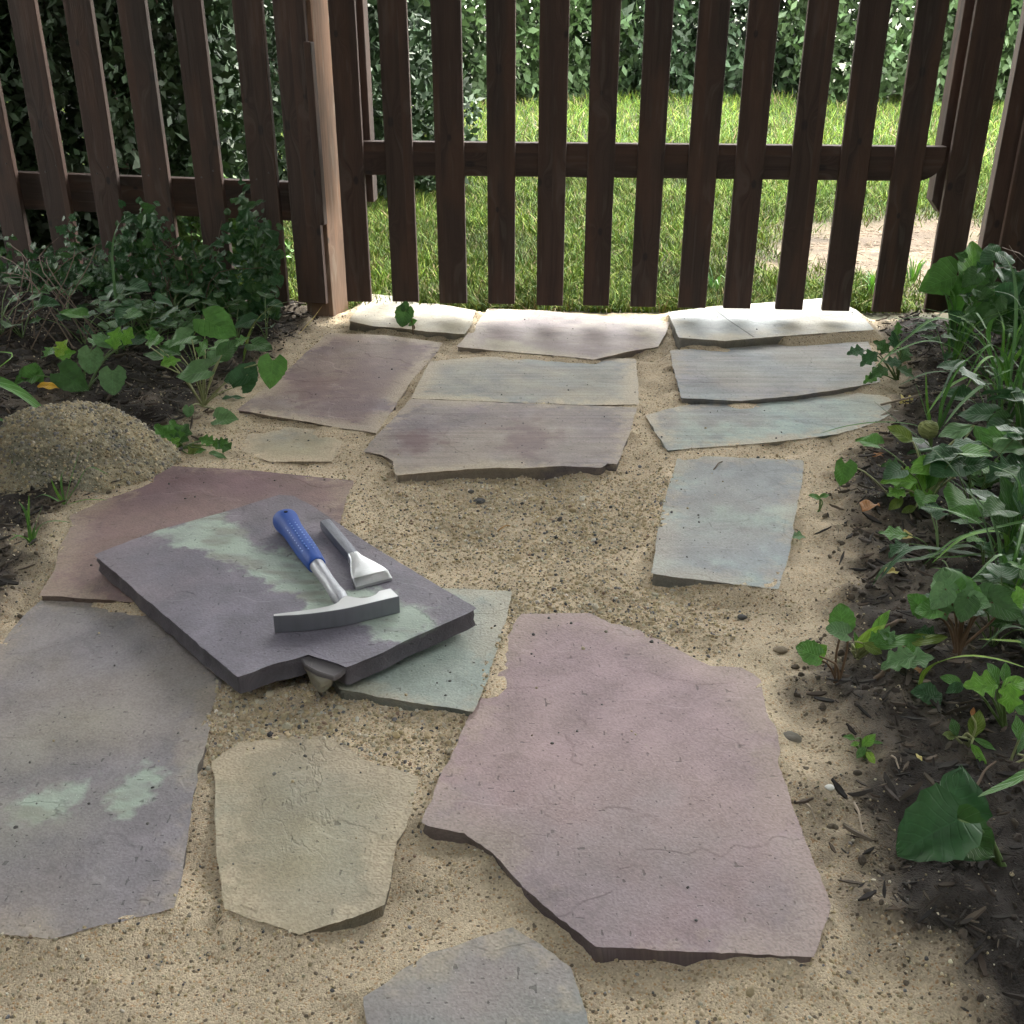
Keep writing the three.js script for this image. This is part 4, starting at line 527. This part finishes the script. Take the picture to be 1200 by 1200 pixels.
twig([1035, 740], [1060, 735], .004, 'bark stick in the right bed', stemMat.brown); twig([1025, 800], [1042, 792], .004, 'short bark stick near the lobed leaf', stemMat.brown);

// ---- left bed
bladePlant('large pale lance-shaped leaf over the mound at the left edge', 'plant', [-40, 500], [[[[-40, 500], [-20, 448], [20, 460], [64, 496]], 30, 'mid', .06], [[[-40, 500], [-25, 470], [0, 492], [22, 495]], 8, 'mid', .06], [[[-40, 500], [-10, 440], [15, 416], [-5, 412]], 9, 'fresh']], { name: 'leafy_plant' });
plant('round-leaved weed behind the mound', 'weed', [100, 458], [[106, 424, 28, 265, 'round', 'grey', .8, .02], [132, 448, 30, 275, 'round', 'grey', .4, .05], [86, 446, 36, 330, 'heart', 'dark', .6, .04], [38, 440, 30, 80, 'round', 'mid', .6, .02], [72, 408, 24, 60, 'lobed', 'lime', .5, 0], [78, 415, 22, 20, 'lobed', 'fresh', .5], [30, 452, 26, 200, 'heart', 'mid', .5, .04], [120, 400, 30, 150, 'oval', 'grey', .4, -.02], [136, 396, 28, 80, 'lobed', 'fresh', .5, -.02], [150, 394, 24, 60, 'lobed', 'fresh', .5, -.02]]);
plant('leafy weed with grey-green hole-eaten leaves on the left of the path', 'weed', [238, 474], [[226, 438, 38, 195, 'heart', 'grey', .3, .04], [258, 384, 44, 330, 'heart', 'mid', .6, -.05], [200, 424, 24, 20, 'lobed', 'fresh', .3, .03], [178, 392, 20, 90, 'lobed', 'mid', .5, -.04], [210, 398, 28, 200, 'heart', 'grey', .4, 0], [276, 442, 30, 190, 'heart', 'deep', .6, .04], [290, 438, 32, 60, 'heart', 'deep', .7, .04], [318, 438, 34, 265, 'heart', 'mid', .9, .08], [222, 496 - 8, 14, 270, 'heart', 'grey', .6, .08], [265, 490, 26, 5, 'heart', 'grey', .4, .1], [182, 400, 26, 10, 'lobed', 'mid', .4], [238, 408, 24, 60, 'lobed', 'mid', .4], [200, 410, 26, 150, 'lobed', 'dark', .4], [270, 408, 26, 40, 'heart', 'dark', .5], [282, 400, 22, 30, 'lobed', 'mid', .4]], { stem: 'pale' });
plant('fern-like weed rooted in the sand right of the mound', 'weed', [212, 524], [[196, 518, 30, 195, 'lobed', 'fresh', .4, .02], [192, 508, 32, 130, 'lobed', 'mid', .6, .01], [204, 505, 30, 100, 'lobed', 'mid', .6], [214, 508, 28, 70, 'lobed', 'dark', .6], [200, 526, 26, 200, 'oval', 'fresh', .3, .03], [258, 520, 20, 15, 'lobed', 'mid', .5, .02], [242, 516, 20, 160, 'lobed', 'mid', .5, .02], [264, 524, 22, 320, 'lobed', 'dark', .5, .02], [236, 540, 14, 190, 'oval', 'mid', .3, .04], [228, 528, 18, 40, 'lobed', 'olive', .4, .02]]);
bladePlant('grass tuft in front of the mound', 'grass', [76, 592], [[[[76, 592], [84, 560], [95, 522]], 4, 'mid'], [[[76, 592], [90, 570], [105, 548], [127, 556]], 4, 'mid', .03], [[[76, 592], [66, 575], [60, 562]], 4, 'fresh'], [[[76, 592], [60, 598], [45, 600]], 4, 'mid'], [[[78, 592], [100, 586], [126, 586]], 3, 'fresh', .02], [[[76, 592], [72, 560], [78, 545]], 3, 'mid'], [[[76, 592], [52, 580], [40, 584]], 3, 'mid']]);
bladePlant('grass tuft beside the corner of the reddish flagstone', 'grass', [38, 640], [[[[38, 640], [34, 615], [34, 580]], 5, 'fresh'], [[[38, 640], [48, 616], [62, 611], [82, 612]], 5, 'mid', .03], [[[38, 640], [24, 628], [10, 634]], 5, 'mid', .03], [[[38, 640], [40, 622], [50, 592]], 4, 'mid'], [[[38, 640], [32, 632], [14, 626]], 4, 'fresh'], [[[38, 640], [38, 650], [40, 640]], 4, 'mid'], [[[38, 640], [30, 600], [22, 588]], 4, 'mid']]);
bladePlant('single grass blade left of the mound', 'grass', [13, 560], [[[[13, 560], [15, 548], [14, 538]], 4, 'mid'], [[[13, 560], [20, 552], [24, 556]], 3, 'mid']]);
bladePlant('arching straw-coloured grass beside the fence post', 'grass', [285, 424], [[[[285, 424], [295, 385], [318, 360], [346, 352]], 4, 'olive', .05], [[[350, 392], [368, 372], [378, 358]], 3, 'straw', .02], [[[285, 424], [290, 400], [300, 380]], 3, 'mid'], [[[225, 396], [245, 370], [285, 352]], 3, 'olive', .05], [[[213, 390], [228, 372], [236, 365]], 5, 'grey', .04]], { name: 'grass_plant' });
bladePlant('tall pale stem arching against the left fence', 'stem', [140, 392], [[[[140, 392], [134, 330], [132, 290], [140, 262], [158, 250]], 3.5, 'grey']], { name: 'plant_stem' });
// climbing weeds on the fence: many small leaves nobody could count, on thin stems
function vine(label, category, x0, x1, y0, y1, root, count, tones, size = 11, dzz = [.02, .22], group) {
  const P = groundAt(...root), g = thing('climbing_plant', label, category, P, group), lists = tones.map(() => []), stems = [];
  const e = new THREE.Euler(); for (let i = 0; i < count; i++) { const px = rr(x0, x1), yy = rnd(), dens = fbm(px * .03, yy * 3, 841 + count, 3); if (rnd() > smooth(.3, .62, dens + .12)) continue; const py = mix(y0 + (noise(px * .06, 3, 845) - .3) * 75 + (noise(px * .3, 7, 846) - .5) * 30, y1, Math.pow(yy, .62)), p = atZ(px, py, fenceZ(atZ(px, py, P.z).x) + rr(...dzz)).sub(P); if (p.y < .005) p.y = rr(.005, .05); const L = size * rr(.6, 1.5) * mpp(P); lists[Math.floor(rnd() * tones.length)].push([p, [rr(-1.3, .1), rr(-.9, .9), rr(0, 6.3)], V(L, L, L)]); }
  for (let k = 0; k < 14; k++) { const px = rr(x0, x1), p = atZ(px, mix(y0, y1, rr(.1, .6)), fenceZ(atZ(px, y1, P.z).x) + rr(...dzz)).sub(P); stems.push(tube([V(rr(-.2, .2), -.01, rr(-.05, .1)), p.clone().multiplyScalar(.5).add(V(rr(-.05, .05), .06, 0)), p], .002, .001, 7, 4)); }
  lists.forEach((l, i) => l.length && instanced('foliage', pick([LEAF.oval[0], LEAF.heart[1], LEAF.lobed[0]]), GREEN[tones[i]], l, g)); part('stem', mergeGeometries(stems), stemMat.brown, g);
}
vine('tangle of dark leafy climbers over the left fence', 'climber', 140, 325, 238, 372, [235, 378], 1500, ['dark', 'deep', 'deep'], 9, [.03, .2]);
vine('dark climbers at the far left end of the fence', 'climber', -30, 145, 262, 385, [60, 395], 1100, ['deep', 'deep', 'dark'], 10, [.02, .25]);
const LAND = [[1140, 330, 'three broad heart leaves'], [1178, 440, 'arching grass clump'], [1040, 420, 'low dark weed on the grey flagstone'], [1088, 503, 'round seed head'], [1090, 560, 'broad oval-leaved weed'], [1155, 560, 'grey-leaved weed'], [1175, 640, 'broad arching grass'], [1110, 700, 'large violet plant'], [970, 750, 'small violet'], [1025, 750, 'pale-stemmed weed'], [1066, 772, 'lobed blue-green leaf'], [1130, 780, 'yellow-green blade'], [1175, 805, 'bright five-leaved weed'], [1018, 602, 'brown dead leaf'], [1140, 870, 'narrow-leaved weed'],
  [25, 470, 'large pale lance leaf'], [105, 470, 'sand mound'], [110, 425, 'round-leaved weed'], [240, 430, 'hole-eaten leafy weed'], [318, 438, 'lone green heart leaf'], [230, 320, 'climbers on the fence'], [366, 350, 'fence post'], [60, 340, 'climbers at the far left'], [135, 330, 'pale arching stem'], [300, 400, 'straw-coloured grass']];
const pixelOf = (p) => { const y = p.y - EYE, d = -p.z * cp - y * sp; return [600 + p.x / d * FOCAL, 600 - (y * cp - p.z * sp) / d * FOCAL]; };
const said = new Set();
function where(head, p) {                                            // tells a small plant by what it stands beside
  const [x, y] = pixelOf(p), near = LAND.map(([a, b, n]) => [Math.hypot(x - a, (y - b) * 1.4), a, b, n]).sort((a, b) => a[0] - b[0]);
  for (const adj of ['', 'lowest ', 'tallest ', 'sparse ', 'spreading ']) for (const [d, a, b, n] of near.slice(0, 3)) { const dx = x - a, dy = (y - b) * 1.4, r = Math.abs(dx) > Math.abs(dy) ? (dx > 0 ? 'right of' : 'left of') : (dy > 0 ? 'in front of' : 'behind'), l = adj + head + ' ' + (d > 60 ? 'some way ' : '') + r + ' the ' + n; if (!said.has(l)) { said.add(l); return l; } }
  return head;
}
const WHICH = ['heart', 'lobed', 'heart', 'round'];
function filler(x, z, tones, label, group, s = 1) {
  const P = V(x, height(x, z), z), n = 4 + Math.floor(rnd() * 4), kind = pick(WHICH), g = thing('weed', where(label + ' ' + { heart: 'heart-leaved', lobed: 'lobe-leaved', round: 'round-leaved' }[kind] + ' weed', P), 'weed', P, group), stems = [];
  for (let i = 0; i < n; i++) { const a = i / n * 6.28 + rr(-.5, .5), h = rr(.03, .11) * s, r = rr(.03, .09) * s, b = V(Math.cos(a) * r, h, Math.sin(a) * r), T = V(Math.cos(a), rr(-.3, .4), Math.sin(a)).normalize(); stems.push(tube([V(0, -.003, 0), b.clone().multiplyScalar(.5).add(V(0, h * .25, 0)), b], .0018, .001, 5, 4)); leaf(g, b, T, V(rr(-.3, .3), 1, rr(0, .5)), rr(.03, .06) * s, pick(LEAF[kind]), GREEN[pick(tones)]); }
  part('stem', mergeGeometries(stems), stemMat.green, g);
}
for (let i = 0, t = 0; i < 24 && t < 900; t++) { const p = groundAt(rr(-30, 330), rr(372, 452)); if (bedMask(p.x, p.z) < .85 || p.z < fenceZ(p.x) + .03) continue; filler(p.x, p.z, p.z < -2.75 ? ['dark', 'deep', 'dark'] : ['dark', 'mid', 'grey'], 'small dark', 'small shaded weeds of the left bed', 1.1); i++; }
for (let i = 0, t = 0; i < 26 && t < 900; t++) { const px = rr(1040, 1230), py = rr(400, 830), p = groundAt(px, py); if (bedMask(p.x, p.z) < .9 || p.x - lerpLine(RB, p.z) < .12 + (py > 700 ? .1 : 0)) continue; filler(p.x, p.z, ['dark', 'deep', 'deep', 'mid'], 'small green', 'small shaded weeds of the right bed', py < 600 ? 1.25 : .95); i++; }
for (let i = 0, t = 0; i < 8 && t < 400; t++) { const p = groundAt(rr(1085, 1250), rr(400, 720)); if (p.x - lerpLine(RB, p.z) < .13) continue; i++; const g = thing('grass_plant', where('grass clump', p), 'grass', p, 'shaded grass clumps of the right bed'); tuft(V(0, 0, 0), 10, .26, .008, pick([['dark', 'mid', 'fresh'], ['mid', 'fresh', 'mid'], ['dark', 'deep', 'mid']]), .95, g); }
for (const [px, py, t] of [[1165, 385, .10], [1205, 352, .3], [1235, 400, .3]]) { const p = groundAt(px, py); vine(['dark leafy weed in front of the right gate post', 'dark leafy weed behind the right gate post at the frame edge', 'dark leafy weed at the frame edge in front of the grass clump'][px < 1180 ? 0 : py < 380 ? 1 : 2], 'weed', px - 40, px + 50, py - 75, py + 10, [px, py + 12], 90, ['deep', 'dark'], 16, [.12, .35], 'dark weeds in the corner by the right gate post'); }
// the sprout under the gate
plant('sprout with a dark heart leaf standing before the small cream flagstone', 'sprout', [486, 393], [[473, 372, 22, 255, 'round', 'dark', .95, .02], [475, 358, 11, 90, 'round', 'dark', .9, .01], [484, 377, 10, 20, 'heart', 'mid', .7]], { stem: 'olive' in stemMat ? 'olive' : 'red' });
plant('bright green young shoot bending over the small cream flagstone', 'sprout', [452, 352], [[445, 361, 16, 240, 'heart', 'lime', .6, .02], [446, 350, 12, 60, 'heart', 'lime', .5, .0], [452, 357, 12, 20, 'heart', 'fresh', .4, .02]], {});

// ---------------------------------------------------------------- lawn
{
  const blade = (bend) => { const pos = [], idx = [], uv = []; for (let i = 0; i <= 3; i++) { const t = i / 3, w = .5 * (1 - t * t * .95); pos.push(-w, t * (1 - .15 * bend * t), bend * t * t * .6, w, t * (1 - .15 * bend * t), bend * t * t * .6); uv.push(0, t, 1, t); } for (let i = 0; i < 3; i++) { const a = i * 2; idx.push(a, a + 1, a + 2, a + 1, a + 3, a + 2); } const g = geom(pos, idx, uv); return g; };
  const mat = std({ roughness: .85 }), lists = [[], [], []], tones = [[.21, .35, .022], [.15, .29, .018], [.28, .40, .03], [.07, .16, .016], [.27, .32, .04], [.15, .29, .04]];
  let n = 0; const put = (x, z, s) => { const l = lawnMask(x, z); if (rnd() > l) return; const p = patch(x, z); if (rnd() < p * 1.05) return; const cl = fbm(x * 3.2, z * 3.2, 851, 3), tall = smooth(.5, .75, fbm(x * 7, z * 7, 855, 2)); const h = (.026 + .035 * rnd() + .05 * tall * rnd()) * s, w = .0036 * s * rr(.7, 1.5); let c = pick(tones); if (rnd() < .09) c = [.42, .33, .16]; c = vary(c, .5, 1.05).map((q) => q * (.3 + .75 * cl)); lists[n % 3].push([V(x, -.006, z), [rr(-.55, .55), rr(0, 6.3), rr(-.5, .5)], V(w, h, h), c]); n++; };
  for (let t = 0; t < 170000; t++) { const z = -3.35 - 3.2 * Math.pow(rnd(), 1.25), x = rr(-.62, .62) * (-z) + .1; put(x, z, 1); }
  for (let t = 0; t < 90000; t++) { const z = -6.2 - 7 * Math.pow(rnd(), 1.4), x = rr(-.62, .62) * (-z); put(x, z, 1.7); }
  lists.forEach((l, i) => instanced('grass', blade(.4 + i * .5), mat, l));
  // taller tufts along the foot of the gate
  for (const [px, py, nn, len, label] of [[640, 352, 16, .13, 'tall grass tuft behind the gate near its middle'], [1022, 352, 22, .12, 'bushy grass tuft behind the right end of the gate'], [1068, 332, 14, .12, 'grass tuft at the edge of the bare patch behind the gate'], [530, 350, 9, .09, 'small grass tuft behind the third picket of the gate'], [700, 354, 8, .07, 'small grass tuft behind the sixth picket of the gate'], [836, 344, 12, .10, 'grass tuft behind the raised white flagstone, between the eighth and ninth pickets'], [400, 345, 12, .14, 'grass tuft beside the left gate post, behind the gate']]) {
    const p = at(px, py, 0); p.z = Math.min(p.z, fenceZ(p.x) - .14); const g = thing('grass_tuft', label, 'grass', p); tuft(V(0, 0, 0), nn, len, .006, ['fresh', 'mid', 'grey', 'fresh'], .6, g);
  }
}
// ---------------------------------------------------------------- shrubs, back hedge, the shade tree
const sprig = (() => { const gs = []; for (let i = 0; i < 7; i++) { const g = LEAF.oval[i % 3].clone(); g.scale(.55, .55, .55); g.rotateX(rr(-1.4, .3)); g.rotateY(rr(0, 6.3)); g.translate(rr(-.25, .25), rr(-.25, .25), rr(-.25, .25)); gs.push(g); } return mergeGeometries(gs); })();
const leafLow = (() => { const g = new THREE.BufferGeometry(); const P = [], ix = []; for (let i = 0; i < 6; i++) { const a = rr(0, 6.28), b = rr(-.9, .9), c = V(rr(-.4, .4), rr(-.4, .4), rr(-.4, .4)), d = V(Math.cos(a) * Math.cos(b), Math.sin(b), Math.sin(a) * Math.cos(b)), s = d.clone().cross(V(rr(-1, 1), 1, rr(-1, 1))).normalize(), k = P.length / 3; for (const q of [c.clone().addScaledVector(d, -.35), c.clone().addScaledVector(s, .17), c.clone().addScaledVector(d, .4), c.clone().addScaledVector(s, -.17)]) P.push(q.x, q.y, q.z); ix.push(k, k + 1, k + 2, k, k + 2, k + 3); } return geom(P, ix, P.map((_, i) => .5).slice(0, P.length / 3 * 2)); })();
const bushMat = std({ roughness: .6 });
function shrub(label, x, z, rx, ry, rz, n, col, group, name = 'shrub', leafS = .06) {
  const g = thing(name, label, 'shrub', V(x, -.01, z), group), list = []; const stems = [];
  for (let i = 0; i < n; i++) { const a = rr(0, 6.28), t = rnd(), w = Math.pow(Math.sin(Math.PI * (.22 + .76 * t)), .6) * (.7 + .6 * fbm(Math.cos(a) * 2 + 5, Math.sin(a) * 2 + t * 3, 861 + Math.round(Math.abs(x) * 10), 3)), r = Math.pow(rnd(), .4) * w, p = V(Math.cos(a) * rx * r, .03 + t * ry * (.85 + .3 * noise(a * 2, t * 3, 865)), Math.sin(a) * rz * r), s = leafS * rr(.7, 1.5); list.push([p, [rr(0, 6), rr(0, 6), rr(0, 6)], V(s, s, s), vary(col, .55, 1.35)]); }
  for (let k = 0; k < 7; k++) { const a = k * .9, e = V(Math.cos(a) * rx * .5, ry * rr(.5, .8), Math.sin(a) * rz * .5); stems.push(tube([V(rr(-.05, .05), 0, rr(-.05, .05)), e.clone().multiplyScalar(.5).add(V(0, ry * .1, 0)), e], .014, .005, 6, 5)); }
  instanced('foliage', leafLow, bushMat, list, g); part('stem', mergeGeometries(stems), stemMat.brown, g);
}
const DK = [.035, .07, .028], MG = [.06, .11, .035];
shrub('dark shrub on the lawn behind the left end of the gate', -.95, -5.7, .75, 1.0, .6, 3400, DK);
shrub('dark leafy shrub close behind the fence at the left edge', -2.15, -4.15, .5, 1.5, .35, 3600, DK, null, 'shrub', .06);
shrub('dark leafy shrub close behind the middle of the left fence', -1.45, -4.15, .5, 1.5, .32, 3600, DK, null, 'shrub', .06);
shrub('low bright leafy shrub behind the left fence beside the end post', -1.02, -3.78, .22, .30, .14, 700, [.09, .19, .035], null, 'shrub', .035);
for (let i = 0; i < 9; i++) shrub(['first', 'second', 'third', 'fourth', 'fifth', 'sixth', 'seventh', 'eighth', 'ninth'][i] + ' shrub from the left in the hedge across the far lawn', -7.5 + i * 1.9 + rr(-.3, .3), -11 - (i % 3) * .5, 1.5, 3.1 + rr(-.3, .5), .9, 4200, i % 2 ? DK : MG, 'hedge shrubs across the far end of the lawn', 'shrub', .13);
// unseen hedges added at the sides and behind to block front light
for (const [x, z, rx, rz, l] of [[-3.1, -2.2, .75, 1.1, 'far half of the left bed'], [-3.0, .2, .75, 1.1, 'near half of the left bed'], [3.1, -2.4, .75, 1.1, 'far half of the right bed'], [3.0, 0, .75, 1.1, 'near half of the right bed'], [-1.9, 1.5, 1.1, .6, 'left of the near end of the path'], [0, 1.7, 1.1, .6, 'near end of the path'], [1.9, 1.5, 1.1, .6, 'right of the near end of the path']]) shrub('unseen dark hedge shrub added to block light beside the ' + l, x, z, rx, z < -1 && x > 0 ? 2.5 : 3.4, rz, 3600, DK, 'unseen hedge shrubs added around the garden to block light', 'shrub', .15);
{
  const g = thing('shade_tree', 'tall tree whose leafy boughs shade the path and the beds', 'tree', V(2.6, 0, 1.6)), list = [], O = g.position;
  const ok = (x, z, y) => z > TREE_EDGE - 2.2 * smooth(-.25, -.75, x) - (y - 3.1) * .55 + (fbm(x * .9, y, 871, 2) - .5) * .35;  // unseen crown trimmed along the sun direction to set where shade ends
  for (let i = 0; i < 19000; i++) { const x = rr(-5, 5), z = rr(TREE_EDGE - 3.4, 1.2), y = rr(3.1, 4.9); if (z > -1 && Math.abs(x) < 1.6 && rnd() < .62) continue; if (x > 3.2 + smooth(-3.5, -1.5, z) * 2 || !ok(x, z, y) || fbm(x * .8, z * .8, 875, 3) < .12) continue; const s = rr(.2, .38); list.push([V(x, y, z).sub(O), [rr(0, 6), rr(0, 6), rr(0, 6)], V(s, s, s), [.05 * rr(.7, 1.3), .1 * rr(.7, 1.3), .03]]); }
  instanced('crown', leafLow, bushMat, list, g);
  part('trunk', tube([V(0, -.1, 0), V(.05, 1.3, -.05), V(-.05, 2.6, 0), V(-.4, 3.7, -.7)], .2, .11, 14, 12), stemMat.brown, g);
  for (const e of [[-4.5, 4, -3.5], [-2, 4.1, -5.5], [1.5, 4.1, -4.5], [-5.5, 4, 1]]) part('limb', tube([V(-.05, 2.6, 0), V(e[0] * .4, 3.5, e[2] * .4), V(...e)], .1, .03, 12, 8), stemMat.brown, g);
}
scene.traverse((o) => { if (o.isMesh) { o.castShadow = true; o.receiveShadow = true; } });
camera.far = 300; camera.updateProjectionMatrix();
renderer.render(scene, camera);
